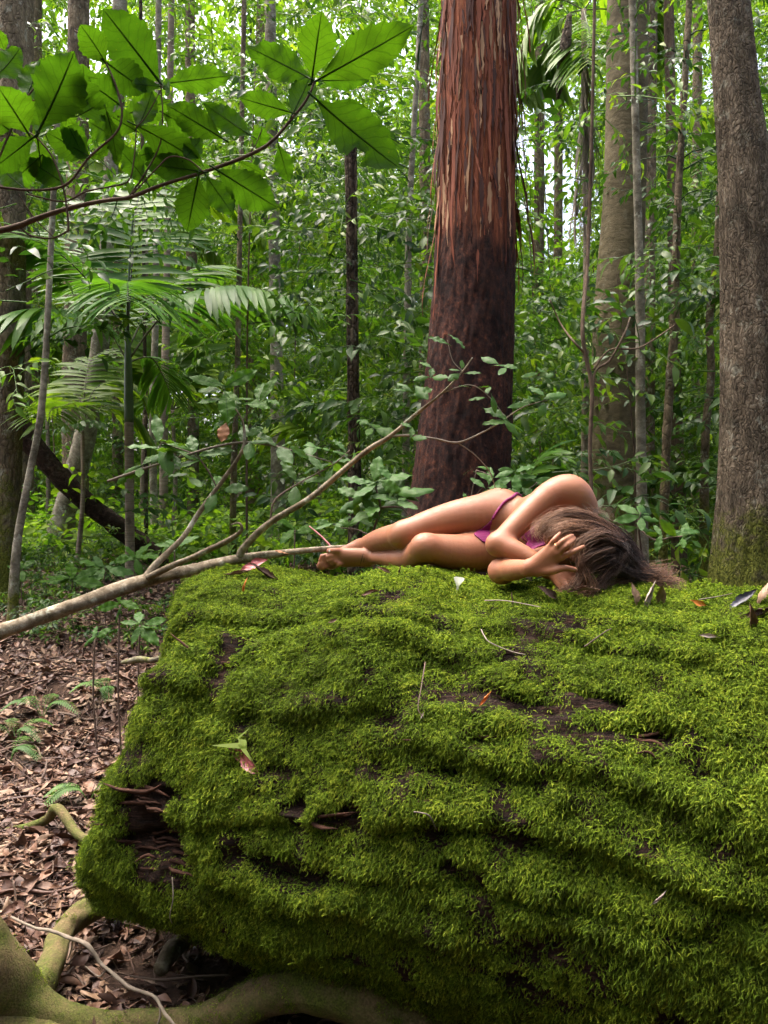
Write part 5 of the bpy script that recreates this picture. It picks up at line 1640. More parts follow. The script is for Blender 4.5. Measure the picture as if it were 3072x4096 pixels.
# leaves and small things lying on the log
def curled_leaf(seed, roll, ratio, bend):
    r = np.random.default_rng(seed)
    n_ = 18
    s_ = np.linspace(0, 1, n_)
    w_ = ratio * np.sin(math.pi * (s_ ** .85 * .97 + .015)) ** 1.1 * (1 + .10 * r.normal(size=n_))
    cs = np.linspace(-1, 1, 9)
    V = []
    for i_, sk_ in enumerate(s_):
        for c_ in cs:
            a_ = roll * c_ * (.5 + sk_) + .15 * math.sin(sk_ * 9 + seed)
            rr = w_[i_] / max(abs(roll), .2)
            V.append((sk_ - .5 + .02 * math.sin(c_ * 7 + seed), rr * math.sin(a_), rr * (1 - math.cos(a_)) + bend * math.sin(sk_ * 3.0 + seed) * .25 + .012 * math.sin(sk_ * 22 + 5 * c_)))
    i_ = np.arange(n_ - 1)[:, None] * 9
    j_ = np.arange(8)[None]
    return np.array(V), np.stack([i_ + j_, i_ + j_ + 1, i_ + 9 + j_ + 1, i_ + 9 + j_], -1).reshape(-1, 4)
CURL = [curled_leaf(800 + k, ro, ra, be) for k, (ro, ra, be) in enumerate(((1.3, .2, .6), (2.2, .16, .4), (.8, .2, .9), (-1.6, .18, .5), (2.6, .14, .7), (.6, .17, .5)))]
def on_log(u, v, off=.02):
    d = Vector(P(u, v, 1.0)) - Vector((0, 0, CAMZ))
    h = log_bvh.ray_cast(Vector((0, 0, CAMZ)), d.normalized())
    if h[0] is None:
        return None
    n_ = np.array(h[1])
    if n_ @ np.array(d) > 0:
        n_ = -n_
    return np.array(h[0]) + n_ * off, n_
for k, (u, v, sz, mat, ang, lab) in enumerate((
        (2660, 2345, .12, 'lit_g', .3, 'curled grey-brown leaf, largest of those right of the hair'), (2590, 2410, .10, 'lit_g', 1.2, 'rolled grey leaf standing on edge right of the hair'), (2640, 2420, .08, 'lit_b', 1.4, 'narrow rolled tan leaf beside the standing rolled leaf'),
        (2720, 2312, .12, 'lit_r', .05, 'flat crimson leaf lying on the log top right of the hair'), (2770, 2300, .11, 'lit_b', .2, 'brown folded leaves behind the crimson leaf'), (2540, 2400, .07, 'lit_b', 1.7, 'small shrivelled leaf just right of the front hair lock'),
        (2980, 2430, .10, 'lit_k', .8, 'slate-black leaf near the right edge of the log top'), (3030, 2480, .12, 'lit_c', .3, 'dark curled brown leaf at the right edge of the log top'), (3060, 2400, .08, 'lit_b', 1.4, 'tan leaf standing at the extreme right of the log'), (3010, 2500, .09, 'lit_a', 1.8, 'pinkish curled leaf below the slate-black leaf'),
        (2330, 2400, .10, 'lit_a', .0, 'thin brown leaf under the front hair lock'), (2190, 2395, .08, 'lit_c', -.5, 'dark shrivelled leaf below the woman\'s lower hand'), (1545, 2306, .055, 'lit_a', -.2, 'small tan leaf on the moss below the ankle'), (1605, 2305, .045, 'lit_c', 1.3, 'small brown bud-like leaf below the knee'),
        (2060, 2430, .045, 'lit_c', 1.2, 'tiny curled dark leaf on the moss below the elbow'), (1485, 2396, .06, 'lit_a', .1, 'flat pinkish leaf half sunk in the moss below the feet'), (985, 2375, .07, 'lit_o', 1.3, 'bright orange leaf on the log below the pale branch'), (1010, 2290, .11, 'lit_r', .5, 'red-brown leaf heap\'s top leaf beside the pale branch'),
        (1050, 2310, .12, 'lit_c', -.3, 'dark brown leaf in the heap beside the pale branch'), (960, 2310, .10, 'lit_a', .2, 'tan leaf in the heap beside the pale branch'), (990, 3045, .11, 'lit_r', -.6, 'red-brown leaf stuck in the moss under the pale grass blade'), (2840, 2545, .05, 'lit_g', -.2, 'tiny grey leaf low on the moss at far right'),
        (2640, 3590, .05, 'lit_g', .8, 'pale grey leaf scrap low on the log face at right'), (2795, 2430, .05, 'lit_o', -.3, 'small rusty leaf scrap on the moss at right'), (1690, 2885, .02, 'lit_g', 1.2, 'tiny pale scrap on the end of a hanging stem'), (1940, 2830, .05, 'lit_o', .9, 'rusty root scrap in the moss'), (1340, 2510, .03, 'lit_b', .3, 'small tan fleck on the moss at left'))):
    h = on_log(u, v, .026)
    if h is None:
        continue
    p_, n_ = h
    r = np.random.default_rng(700 + k)
    up = n_ * .8 + r.normal(size=3) * .4 + np.array([0, -.3, .2])
    dv = np.array([math.cos(ang), 0, math.sin(ang)])
    cv, cf = CURL[k % 6]
    me = mesh_np('fallen_leaf', cv, cf, M[mat])
    link('fallen_leaf', me, loc=p_, rot=euler_xyz(basis(up - nrm(dv) * (up @ nrm(dv)), dv)), scale=sz * 1.05, label=lab, cat='leaf')

# pale trumpet flower
h = on_log(1838, 2372, .03)
fl = thing('fallen_flower', 'small white trumpet-shaped flower lying on the moss', 'flower', h[0])
ax = nrm(np.array([.12, -.25, 1.0]))
Rf = basis(ax, np.array([0, -1, 0.]))
a, s = np.meshgrid(np.linspace(0, 2 * math.pi, 16, endpoint=False), np.linspace(0, 1, 8))
rad_ = .003 + .014 * sstep(.35, 1, s) * (1 + .18 * np.cos(a * 5) * sstep(.7, 1, s))
q = np.stack([rad_ * np.cos(a) * .55, rad_ * np.sin(a), -.03 + s * .055], -1).reshape(-1, 3)
V = q @ Rf.T + h[0]
i_ = np.arange(7)[:, None] * 16
j_ = np.arange(16)[None]
M['flower'] = plain_mat('flower_petal', (.45, .48, .42), (.62, .62, .55), 30, 0.5, 0.3, 0.1, trans=.3, tcol=(.7, .72, .68))
child_at(link('petals', mesh_np('petals', V, np.stack([i_ + j_, i_ + (j_ + 1) % 16, i_ + 16 + (j_ + 1) % 16, i_ + 16 + j_], -1).reshape(-1, 4), M['flower'])), fl)
V, F, uv = tube(spline(np.array([h[0] - ax * .034, h[0] - ax * .05 + np.array([.004, 0, 0]), h[0] - ax * .062 + np.array([.010, 0, 0])]), 6), .003, 6)
child_at(link('calyx', mesh_np('calyx', V, F, M['lit_o'])), fl)
# thin dead stems and a grass blade on the log face
for k, (lst, mat, lab) in enumerate(((((1708, 2685), (1690, 2720), (1682, 2780), (1680, 2850), (1700, 2900)), 'twig', 'thin dry stem hanging down the moss in the middle of the log'), (((1918, 2530), (1940, 2580), (1965, 2605), (2040, 2625), (2090, 2650)), 'twig_pale', 'thin pale stem bent across the moss below the forearm'),
        (((700, 3480), (712, 3560), (700, 3640), (695, 3660)), 'twig_pale', 'fine pale rootlet hanging from the lower left edge of the log'), (((1660, 3255), (1690, 3240), (1725, 3245), (1750, 3270)), 'twig_pale', 'small arched pale stem on the log face'),
        (((1950, 2430), (2040, 2440), (2170, 2445)), 'twig_pale', 'straight pale stem lying on the moss below the hands'), (((2800, 2420), (2880, 2412), (2950, 2405)), 'twig_pale', 'straight pale stem on the moss at right'), (((2350, 2580), (2410, 2565), (2440, 2550)), 'twig', 'short twig on the moss below the hair'))):
    pts = [on_log(u, v, .03)[0] for u, v in lst]
    V, F, uv = tube(spline(np.array(pts), 24), np.linspace(.0022, .0012, 24), 5)
    link('dry_stem', mesh_np('dry_stem', V, F, M[mat]), label=lab, cat='stem')
b0, n0 = on_log(1020, 3060, .0)
gr = thing('grass_seedling', 'pale green grass blade sprouting from the log face at left', 'grass seedling', b0)
for (tips, w) in ((((1005, 3000), (960, 2985), (905, 3005)), .010), (((1010, 2990), (1000, 2960), (1035, 2930)), .004)):
    pts = np.array([b0] + [on_log(u, v, .06)[0] for u, v in tips])
    q = spline(pts, 16)
    wv = w * np.sin(math.pi * (np.linspace(0, 1, 16) * .93 + .05))
    V = np.vstack([q + np.array([0, 0, 1.0]) * wv[:, None], q, q - np.array([0, 0, 1.0]) * wv[:, None]])
    k_ = np.arange(15)
    Fq = np.vstack([np.stack([k_, k_ + 1, k_ + 17, k_ + 16], -1), np.stack([k_ + 16, k_ + 17, k_ + 33, k_ + 32], -1)])
    child_at(link('blade', mesh_np('blade', V, Fq, M['blade'])), gr)

# moss fuzz on the big root
fp, fnm = [], []
for lst in ROOTS:
    pts, rad = px_path(lst, 300)
    T, N_, B2 = frames(pts)
    for _ in range(14):
        th_ = rng.random(300) * 6.283
        nn = np.cos(th_)[:, None] * N_ + np.sin(th_)[:, None] * B2
        q_ = pts + nn * rad[:, None] + rng.normal(size=pts.shape) * .003
        fp.append(q_)
        fnm.append(nn)
fp, fnm = np.concatenate(fp), np.concatenate(fnm)
pm = fbm(fp * 7, 3, 211)
ok = (pm > .12) & (fnm[:, 1] < .4) & (fnm[:, 2] > -.6)
fp, fnm = fp[ok], fnm[ok]
n = len(fp)
Rr = basis(fnm + rng.normal(size=(n, 3)) * .3, rng.normal(size=(n, 3)) + np.array([0, 0, -.6]))
fz = scatter('root_moss', fp - fnm * .003, euler_xyz(Rr), .35 + .3 * rng.random(n), rng.integers(0, 5, n), moss_protos)
child_at(fz, root_a)
rod('reddish_stem', [(1238, 2105, 5, 3.5), (1290, 2150, 8, 3.45), (1335, 2200, 10, 3.4)], M['lit_r'], None, 14, 6, label='thin reddish stem sticking up behind the woman\'s toes', cat='stem')
# ------------------------------------------------------------------ the woman lying on the log
def sd_cone(p, a, b, ra, rb):
    ab = b - a
    h = np.clip(((p - a) @ ab) / (ab @ ab), 0, 1)
    return np.linalg.norm(p - (a + h[..., None] * ab), axis=-1) - (ra + (rb - ra) * h)

def sd_ell(p, c, R, r):
    q = (p - c) @ R
    k0 = np.linalg.norm(q / r, axis=-1)
    k1 = np.linalg.norm(q / (r * r), axis=-1)
    return k0 * (k0 - 1.0) / np.maximum(k1, 1e-9)

class Field:
    H = 0.0042
    def __init__(self, lo, hi):
        self.lo = np.array(lo)
        self.n = np.ceil((np.array(hi) - self.lo) / self.H).astype(int)
        self.f = np.full(self.n, 0.2, dtype=np.float32)
    def copy(self):
        g = Field.__new__(Field)
        g.lo, g.n, g.f = self.lo, self.n, self.f.copy()
        return g
    def _box(self, lo, hi, m):
        a = np.maximum(np.floor((lo - m - self.lo) / self.H).astype(int), 0)
        b = np.minimum(np.ceil((hi + m - self.lo) / self.H).astype(int) + 1, self.n)
        ax = [self.lo[k] + self.H * np.arange(a[k], b[k]) for k in range(3)]
        g = np.stack(np.meshgrid(*ax, indexing='ij'), -1)
        return tuple(slice(a[k], b[k]) for k in range(3)), g
    def _blend(self, sl, d, k):
        f = self.f[sl]
        h = np.clip(0.5 + 0.5 * (f - d) / k, 0, 1)
        self.f[sl] = f * (1 - h) + d * h - k * h * (1 - h)
    def cone(self, a, b, ra, rb, k=0.02):
        a, b = np.asarray(a), np.asarray(b)
        r = max(ra, rb)
        sl, g = self._box(np.minimum(a, b) - r, np.maximum(a, b) + r, k + 0.02)
        self._blend(sl, sd_cone(g, a, b, ra, rb), k)
    def ell(self, c, R, r, k=0.02):
        c, r = np.asarray(c), np.asarray(r, dtype=np.float64)
        m = r.max()
        sl, g = self._box(c - m, c + m, k + 0.02)
        self._blend(sl, sd_ell(g, c, R, r), k)
    def chain(self, pts, k=0.02):
        q = np.array([[*a, r] for a, r in pts])
        q = spline(q, max(3, 5 * (len(q) - 1) + 1))
        m = q[:, 3].max()
        sl, g = self._box(q[:, :3].min(0) - m, q[:, :3].max(0) + m, k + 0.02)
        d = None
        for a, b in zip(q[:-1], q[1:]):
            e = sd_cone(g, a[:3], b[:3], a[3], b[3])
            d = e if d is None else np.minimum(d, e)
        self._blend(sl, d, k)

def surface_nets(f, lo, H):
    ins = f < 0
    n = np.array(f.shape)
    acc = np.zeros((*(n - 1), 3), dtype=np.float32)
    cnt = np.zeros(n - 1, dtype=np.int16)
    offs = [(0, 0), (0, 1), (1, 0), (1, 1)]
    for ax in range(3):
        a = [slice(None)] * 3
        b = [slice(None)] * 3
        a[ax], b[ax] = slice(0, -1), slice(1, None)
        fa, fb = f[tuple(a)], f[tuple(b)]
        cr = ins[tuple(a)] != ins[tuple(b)]
        tt_ = np.where(cr, fa / np.where(cr, fa - fb, 1), 0)
        o1, o2 = [k for k in range(3) if k != ax]
        for (p_, q_) in offs:
            sl = [slice(None)] * 3
            sl[o1] = slice(p_, n[o1] - 1 + p_)
            sl[o2] = slice(q_, n[o2] - 1 + q_)
            c = cr[tuple(sl)]
            cnt += c
            acc[..., ax] += np.where(c, tt_[tuple(sl)], 0)
            acc[..., o1] += c * p_
            acc[..., o2] += c * q_
    act = cnt > 0
    idx = np.full(n - 1, -1, dtype=np.int64)
    idx[act] = np.arange(act.sum())
    cell = np.argwhere(act)
    V = lo + H * (cell + acc[act] / cnt[act][:, None])
    quads = []
    for ax in range(3):
        a = [slice(None)] * 3
        b = [slice(None)] * 3
        a[ax], b[ax] = slice(0, -1), slice(1, None)
        cr = ins[tuple(a)] != ins[tuple(b)]
        o1, o2 = (ax + 1) % 3, (ax + 2) % 3
        e = np.argwhere(cr)
        e = e[(e[:, o1] > 0) & (e[:, o2] > 0) & (e[:, o1] < n[o1] - 1) & (e[:, o2] < n[o2] - 1)]
        def at_(d1, d2):
            q = e.copy()
            q[:, o1] += d1
            q[:, o2] += d2
            return idx[q[:, 0], q[:, 1], q[:, 2]]
        Q = np.stack([at_(-1, -1), at_(0, -1), at_(0, 0), at_(-1, 0)], -1)
        fl = ins[e[:, 0], e[:, 1], e[:, 2]]
        Q = np.where(fl[:, None], Q, Q[:, ::-1])
        quads.append(Q)
    return V, np.vstack(quads)

def A_(cx, cy_, d):      # crop of the head and arms
    return P(1900 + .3617 * cx, 1880 + .3617 * cy_, d)
def B_(cx, cy_, d):      # crop of the legs
    return P(1240 + .5184 * cx, 1900 + .5184 * cy_, d)

body_lo, body_hi = np.array([-.36, 2.22, 1.20]), np.array([.92, 3.52, 1.80])
tor = Field(body_lo, body_hi)
pelvis, waist = P(1998, 2128, 3.03), P(2105, 2122, 2.93)
ribs, chest = P(2185, 2100, 2.83), P(2255, 2075, 2.745)
tax = nrm(chest - pelvis)
front_dir = nrm(np.array([-.38, -.92, -.08]))
Rt = basis(tax, front_dir)                 # X front, Y sideways, Z along the torso
tor.ell(P(1990, 2125, 3.045), Rt, (.095, .150, .110), .03)
tor.ell(P(2030, 2115, 3.00), Rt, (.088, .142, .090), .05)
tor.ell(waist, Rt, (.078, .116, .12), .06)
tor.ell(ribs, Rt, (.088, .128, .12), .06)
tor.ell(chest, Rt, (.088, .135, .105), .05)
tor.ell(P(1965, 2090, 3.12), Rt, (.09, .085, .10), .05)         # buttocks
tor.ell(P(1970, 2195, 3.10), Rt, (.09, .085, .10), .05)
tor.ell(P(2158, 2118, 2.735), Rt, (.052, .054, .056), .025)     # chest, under the top
tor.ell(P(2165, 2205, 2.735), Rt, (.052, .054, .056), .025)
sh_r, sh_l = P(2292, 1985, 2.68), P(2275, 2225, 2.70)
tor.cone(chest, P(2300, 2030, 2.72), .085, .060, .06)
tor.cone(P(2300, 2030, 2.72), sh_r, .06, .062, .05)
tor.cone(chest, sh_l, .085, .055, .05)
neck0, neck1 = P(2290, 2105, 2.68), P(2320, 2160, 2.56)
tor.cone(neck0, neck1, .055, .052, .04)
# head
head_ax = nrm(P(2455, 2225, 2.54) - P(2190, 2150, 2.49))
Rh = basis(head_ax, np.array([-.1, -1, -.1]))
skull_c, skull_r = P(2368, 2196, 2.545), np.array([.094, .076, .086])
jaw_c = P(2262, 2168, 2.50)
tor.ell(skull_c, Rh, skull_r, .03)
tor.ell(jaw_c, Rh, (.066, .054, .068), .035)
tor.ell(P(2196, 2149, 2.475), Rh, (.020, .020, .018), .02)                                 # chin
tor.cone(P(2300, 2178, 2.447), P(2258, 2172, 2.418), .009, .013, .012)                     # nose
tor.ell(P(2228, 2162, 2.437), Rh, (.010, .020, .006), .006)                                # lips
tor.ell(P(2220, 2159, 2.438), Rh, (.010, .018, .006), .005)
for q in (2130, 2212):
    tor.ell(P(2305, q, 2.462), Rh, (.010, .015, .009), .008)                               # closed eyelids
# right (upper) leg
fa = tor.copy()
hip_r = P(1992, 2062, 3.00)
fa.chain([(hip_r, .098), (B_(1300, 318, 2.97), .083), (B_(1100, 345, 2.955), .070), (B_(900, 400, 2.94), .060), (B_(735, 455, 2.935), .051), (B_(600, 490, 3.06), .050), (B_(500, 515, 3.16), .043), (B_(400, 548, 3.28), .030)], .045)
fa.ell(B_(712, 468, 2.915), basis(np.array([0, 0, 1.]), np.array([1., 0, 0])), (.044, .040, .044), .04)
fa.ell(B_(378, 540, 3.315), np.eye(3), (.027, .03, .027), .02)
foot_r0, foot_r1 = B_(395, 552, 3.285), B_(165, 668, 3.315)
fa.cone(foot_r0, foot_r1, .031, .030, .02)
fa.cone(B_(330, 575, 3.29), B_(150, 640, 3.30), .026, .020, .02)
fa.cone(B_(330, 600, 3.31), B_(160, 695, 3.325), .024, .018, .02)
for (bx, by, tx, ty, r_) in ((165, 625, 92, 628, .0115), (155, 650, 78, 655, .0092), (150, 672, 66, 688, .0088), (155, 692, 64, 712, .0085), (165, 705, 86, 727, .0082)):
    m = B_((bx + tx) / 2, (by + ty) / 2 - 4, 3.295)
    fa.chain([(B_(bx, by, 3.31), r_ * 1.15), (m, r_), (B_(tx, ty, 3.30), r_ * .95)], .006)
# left (lower) leg
fb_ = tor.copy()
hip_l = P(2010, 2195, 3.0)
fb_.chain([(hip_l, .095), (B_(1330, 585, 2.93), .080), (B_(1150, 597, 2.88), .068), (B_(1000, 580, 2.845), .060), (B_(890, 570, 2.83), .053), (B_(800, 632, 2.91), .050), (B_(690, 648, 3.0), .042), (B_(580, 642, 3.08), .031), (B_(480, 638, 3.16), .026)], .045)
fb_.ell(B_(880, 555, 2.805), np.eye(3), (.046, .042, .046), .03)
fb_.ell(B_(455, 655, 3.185), np.eye(3), (.030, .027, .028), .02)
fb_.cone(B_(470, 637, 3.165), B_(260, 632, 3.175), .029, .028, .02)
fb_.cone(B_(430, 615, 3.165), B_(225, 597, 3.17), .026, .019, .02)
fb_.cone(B_(420, 660, 3.18), B_(250, 680, 3.185), .024, .017, .02)
for (bx, by, tx, ty, r_) in ((235, 592, 148, 588, .0130), (222, 622, 136, 631, .0098), (222, 648, 147, 661, .0092), (232, 668, 170, 684, .0088), (250, 686, 204, 706, .0085)):
    m = B_((bx + tx) / 2 - 5, (by + ty) / 2 - 5, 3.148)
    fb_.chain([(B_(bx, by, 3.165), r_ * 1.2), (m, r_), (B_(tx, ty, 3.16), r_ * .98)], .005)
# right (upper) arm: shoulder, elbow, forearm passing behind the other wrist, hand in the hair on the moss
fc = tor.copy()
fc.ell(P(2262, 1966, 2.675), np.eye(3), (.056, .056, .050), .03)
fc.chain([(P(2266, 1972, 2.675), .056), (A_(850, 275, 2.65), .051), (A_(570, 505, 2.61), .042), (A_(265, 815, 2.56), .036)], .03)
fc.ell(A_(215, 830, 2.56), np.eye(3), (.026, .030, .030), .02)
fc.chain([(A_(270, 825, 2.56), .040), (A_(400, 878, 2.535), .037), (A_(620, 985, 2.505), .030), (A_(800, 1110, 2.475), .024)], .018)
RW = A_(800, 1110, 2.475)
kn = [(A_(985, 1235, 2.445), A_(1040, 1310, 2.425), A_(1095, 1385, 2.435), .0100),
      (A_(1075, 1225, 2.452), A_(1140, 1285, 2.43), A_(1200, 1345, 2.435), .0096),
      (A_(1130, 1200, 2.462), A_(1190, 1290, 2.435), A_(1245, 1390, 2.435), .0090),
      (A_(1165, 1175, 2.475), A_(1230, 1240, 2.45), A_(1280, 1320, 2.445), .0080)]
for (k0, k1, k2, r_) in kn:
    fc.cone(RW, k0, .021, .0135, .012)
    fc.chain([(k0, r_ * 1.15), (k1, r_), (k2, r_ * .85)], .004)
fc.chain([(A_(860, 1170, 2.46), .014), (A_(930, 1275, 2.44), .0105), (A_(965, 1345, 2.435), .009)], .006)
# left (lower) arm: elbow on the moss, hand spread over the face
fd = tor.copy()
fd.chain([(sh_l, .056), (P(2140, 2250, 2.64), .046), (A_(300, 1118, 2.56), .036)], .03)
fd.ell(A_(275, 1120, 2.56), np.eye(3), (.030, .030, .030), .02)
LW = A_(595, 1085, 2.38)
fd.chain([(A_(290, 1118, 2.565), .034), (A_(430, 1105, 2.47), .034), (LW, .0255)], .035)
fing = [  # knuckle, middle joint, tip, radius
    (A_(812, 862, 2.345), A_(868, 775, 2.33), A_(938, 700, 2.352), .0086),
    (A_(862, 893, 2.335), A_(962, 792, 2.315), A_(1072, 722, 2.345), .0095),
    (A_(908, 925, 2.33), A_(1012, 838, 2.312), A_(1102, 762, 2.345), .0098),
    (A_(950, 972, 2.335), A_(1082, 905, 2.318), A_(1200, 846, 2.345), .0096)]
for (k0, k1, k2, r_) in fing:
    fd.cone(LW, k0, .0200, .0112, .012)
    fd.ell(k0 + np.array([0, -.003, .001]), np.eye(3), (r_ * 1.1,) * 3, .005)
    fd.chain([(k0, r_ * .98), (k1, r_ * .90), (k2, r_ * .72)], .003)
fd.cone(A_(670, 1070, 2.368), A_(850, 1035, 2.348), .020, .015, .012)
fd.chain([(A_(690, 1120, 2.365), .018), (A_(860, 1112, 2.34), .0135), (A_(985, 1085, 2.332), .0105), (A_(1105, 1103, 2.348), .0088)], .008)
total = np.minimum(np.minimum(fa.f, fb_.f), np.minimum(fc.f, fd.f))
BV, BQ = surface_nets(total, body_lo, Field.H)
del fa, fb_, fc, fd

# light smoothing that leaves the fingers alone
def lap_smooth(V, Q, it, w):
    e = np.vstack([Q[:, [0, 1]], Q[:, [1, 2]], Q[:, [2, 3]], Q[:, [3, 0]]])
    e = np.vstack([e, e[:, ::-1]])
    deg = np.bincount(e[:, 0], minlength=len(V))[:, None]
    for _ in range(it):
        S = np.stack([np.bincount(e[:, 0], weights=V[e[:, 1], k], minlength=len(V)) for k in range(3)], -1) / np.maximum(deg, 1)
        V = V + w * (S - V)
    return V
BV = lap_smooth(BV, BQ, 3, 0.45)

t = NT('skin')
p = t.pos()
n1 = t.noise(p, 6.0, 3)
n2 = t.noise(p, 260.0, 3)
c = t.mix(n1, (.215, .082, .038), (.315, .130, .065))
c = t.mix(t.ramp(t.noise(p, 16.0, 4), [(0.5, 0.0), (0.8, .5)]), c, (.29, .088, .05))
c = t.mix(t.ramp(t.noise(p, 330.0, 2), [(0.72, 0.0), (0.78, .35)]), c, (.15, .06, .035))
b = t.principled(c, t.ramp(t.noise(p, 40.0, 4), [(0.3, .42), (.7, .6)]), 0.4, t.bump(n2, 0.22, 0.002, t.bump(t.noise(p, 30.0, 4), .12, .01)))
b.inputs['Subsurface Weight'].default_value = 0.12
b.inputs['Subsurface Radius'].default_value = (.012, .005, .003)
b.inputs['Subsurface Scale'].default_value = 1.0
M['skin'] = t.done(b)
t = NT('bikini_cloth')
p = t.obj()
wv = t.noise(t.mapping(p, (60, 60, 160)), 1.0, 3)
c = t.mix(wv, (.10, .004, .048), (.22, .010, .10))
M['bikini'] = t.done(t.principled(c, 0.6, 0.3, t.bump(wv, .7, .004)))

person = thing('person', 'woman in a magenta bikini curled on her side on the log, hand over face', 'person', (float(pelvis[0]), float(pelvis[1]), 1.30))
body = child_at(link('body', mesh_np('body', BV, BQ, M['skin'])), person)
body_bvh = BVHTree.FromPolygons([tuple(x) for x in BV], [tuple(int(y) for y in q_) for q_ in BQ])
# vertex normals
fn = np.cross(BV[BQ[:, 2]] - BV[BQ[:, 0]], BV[BQ[:, 3]] - BV[BQ[:, 1]])
BN = np.stack([np.bincount(BQ.ravel(), weights=np.repeat(fn[:, k], 4), minlength=len(BV)) for k in range(3)], -1)
BN = nrm(BN)
bu = 1536 + BV[:, 0] / BV[:, 1] * FPX
bv = 2048 - (BV[:, 2] - CAMZ) / BV[:, 1] * FPX

def in_poly(u, v, poly):
    r = np.zeros(len(u), dtype=bool)
    n = len(poly)
    for k in range(n):
        (x0, y0), (x1, y1) = poly[k], poly[(k + 1) % n]
        c = ((y0 > v) != (y1 > v)) & (u < (x1 - x0) * (v - y0) / ((y1 - y0) or 1e-9) + x0)
        r ^= c
    return r

def cloth_patch(name, sel, off=0.0035):
    """a panel of cloth lying on the selected skin, with a turned edge"""
    fsel = sel[BQ].all(1)
    q = BQ[fsel]
    if not len(q):
        return None
    ids, inv = np.unique(q.ravel(), return_inverse=True)
    q = inv.reshape(-1, 4)
    V = lap_smooth(BV[ids] + BN[ids] * off, q, 2, .4) + BN[ids] * .001
    me = mesh_np(name, V, q, M['bikini'])
    o = child_at(link(name, me), person)
    m = o.modifiers.new('hem', 'SOLIDIFY')
    m.thickness = off + .001
    m.offset = -1
    return o

facing = BN[:, 1] < 0.25
def near(c, r):
    return ((BV - c) ** 2).sum(1) < r * r
cloth_patch('bikini_bottom', facing & in_poly(bu, bv, [(1976, 2066), (1940, 2100), (1890, 2138), (1925, 2168), (1965, 2185), (1962, 2125)]) & near(P(1950, 2130, 2.95), .2))
cup = [P(2158, 2118, 2.71), P(2165, 2205, 2.71)]
for c_ in cup:
    cloth_patch('bikini_cup', near(c_, .058) & ((BV - (c_ - front_dir * .012)) @ front_dir > 0))

def on_body(pt, off=.004):
    h = body_bvh.find_nearest(Vector(pt))
    return np.array(h[0]) + np.array(h[1]) * off
def cam_hit(u, v, off=.004):
    d = Vector(P(u, v, 1.0)) - Vector((0, 0, CAMZ))
    h = body_bvh.ray_cast(Vector((0, 0, CAMZ)), d.normalized())
    return None if h[0] is None else np.array(h[0]) + np.array(h[1]) * off
def ribbon(name, pts, w, mat, flat=.45):
    pts = spline(np.array(pts), 60)
    V, F, uv = tube(pts, w, 8)
    return child_at(link(name, mesh_np(name, V, F, mat, uv=uv)), person)
st_pts = [cam_hit(u, v) for u, v in ((1970, 2076), (1982, 2056), (1996, 2036), (2012, 2016), (2030, 2002), (2048, 1993))]
st_pts = [x for x in st_pts if x is not None]
last = st_pts[-1]
back = [last + np.array([.02, .05, .0]), last + np.array([.03, .10, -.03]), last + np.array([.02, .16, -.08]), last + np.array([0, .18, -.14])]
st_pts += [on_body(x) for x in back]
ribbon('strap', st_pts, .0055, M['bikini'])
strap2 = [on_body(c_ + Rt[:, 1] * 0 + x) for c_, x in ((cup[0], Rt[:, 2] * .05), (cup[0], Rt[:, 2] * .1 + front_dir * -.02), (neck0, front_dir * .05))]
ribbon('neck_string', strap2, .0028, M['bikini'])
ribbon('chest_string', [on_body(cup[1] - Rt[:, 2] * .05), on_body((cup[0] + cup[1]) / 2 - Rt[:, 2] * .05), on_body(cup[0] - Rt[:, 2] * .05), on_body(ribs + np.array([0, 0, .14])), on_body(ribs - front_dir * .12)], .0028, M['bikini'])

# ring, anklet cords, toenails
M['gold'] = NT('gold_ring')
_b = M['gold'].principled((.75, .42, .20), 0.25)
_b.inputs['Metallic'].default_value = 1.0
M['gold'] = M['gold'].done(_b)
M['cord'] = plain_mat('dark_cord', (.012, .008, .006), (.03, .02, .014), 40)
M['nail'] = plain_mat('painted_nail', (.62, .58, .54), (.70, .66, .62), 10, 0.25, 0.5, 0.0, use_rand=False)
def loop_tube(c, axis, R_, r_, mat, name, par=person):
    Rb = basis(axis, np.array([.3, .2, 1]))
    a = np.linspace(0, 2 * math.pi, 33)
    pts = c + R_ * (np.cos(a)[:, None] * Rb[:, 0] + np.sin(a)[:, None] * Rb[:, 1])
    V, F, uv = tube(pts, r_, 6)
    return child_at(link(name, mesh_np(name, V, F, mat)), par)
k0, k1 = fing[1][0], fing[1][1]
loop_tube(k0 * .45 + k1 * .55, k1 - k0, .0112, .0014, M['gold'], 'ring')
for q, (cx, r_) in enumerate(((452, .0325), (430, .0335), (412, .034))):
    loop_tube(B_(cx, 628 + 2 * q, 3.168), B_(480, 638, 3.16) - B_(330, 620 - 14 * q, 3.17), r_, .0013, M['cord'], 'anklet_cord')
for (tx, ty, d, r_) in ((150, 588, 3.16, .0075),):
    u_, v_ = 1240 + .5184 * (tx + 4), 1900 + .5184 * (ty - 2)
    h = cam_hit(u_, v_, 0)
    if h is None:
        continue
    a = np.linspace(0, 2 * math.pi, 10, endpoint=False)
    Rn = basis(np.array([0, -1, .15]), np.array([1., 0, 0]))
    V = np.vstack([h + np.array([0, -.0016, 0]), h + r_ * .8 * (np.cos(a)[:, None] * Rn[:, 0] * 1.1 + np.sin(a)[:, None] * Rn[:, 1] * .8) + np.array([0, .0008, 0])])
    child_at(link('toenail', mesh_np('toenail', V, np.array([(0, 1 + k, 1 + (k + 1) % 10) for k in range(10)]), M['nail'])), person)

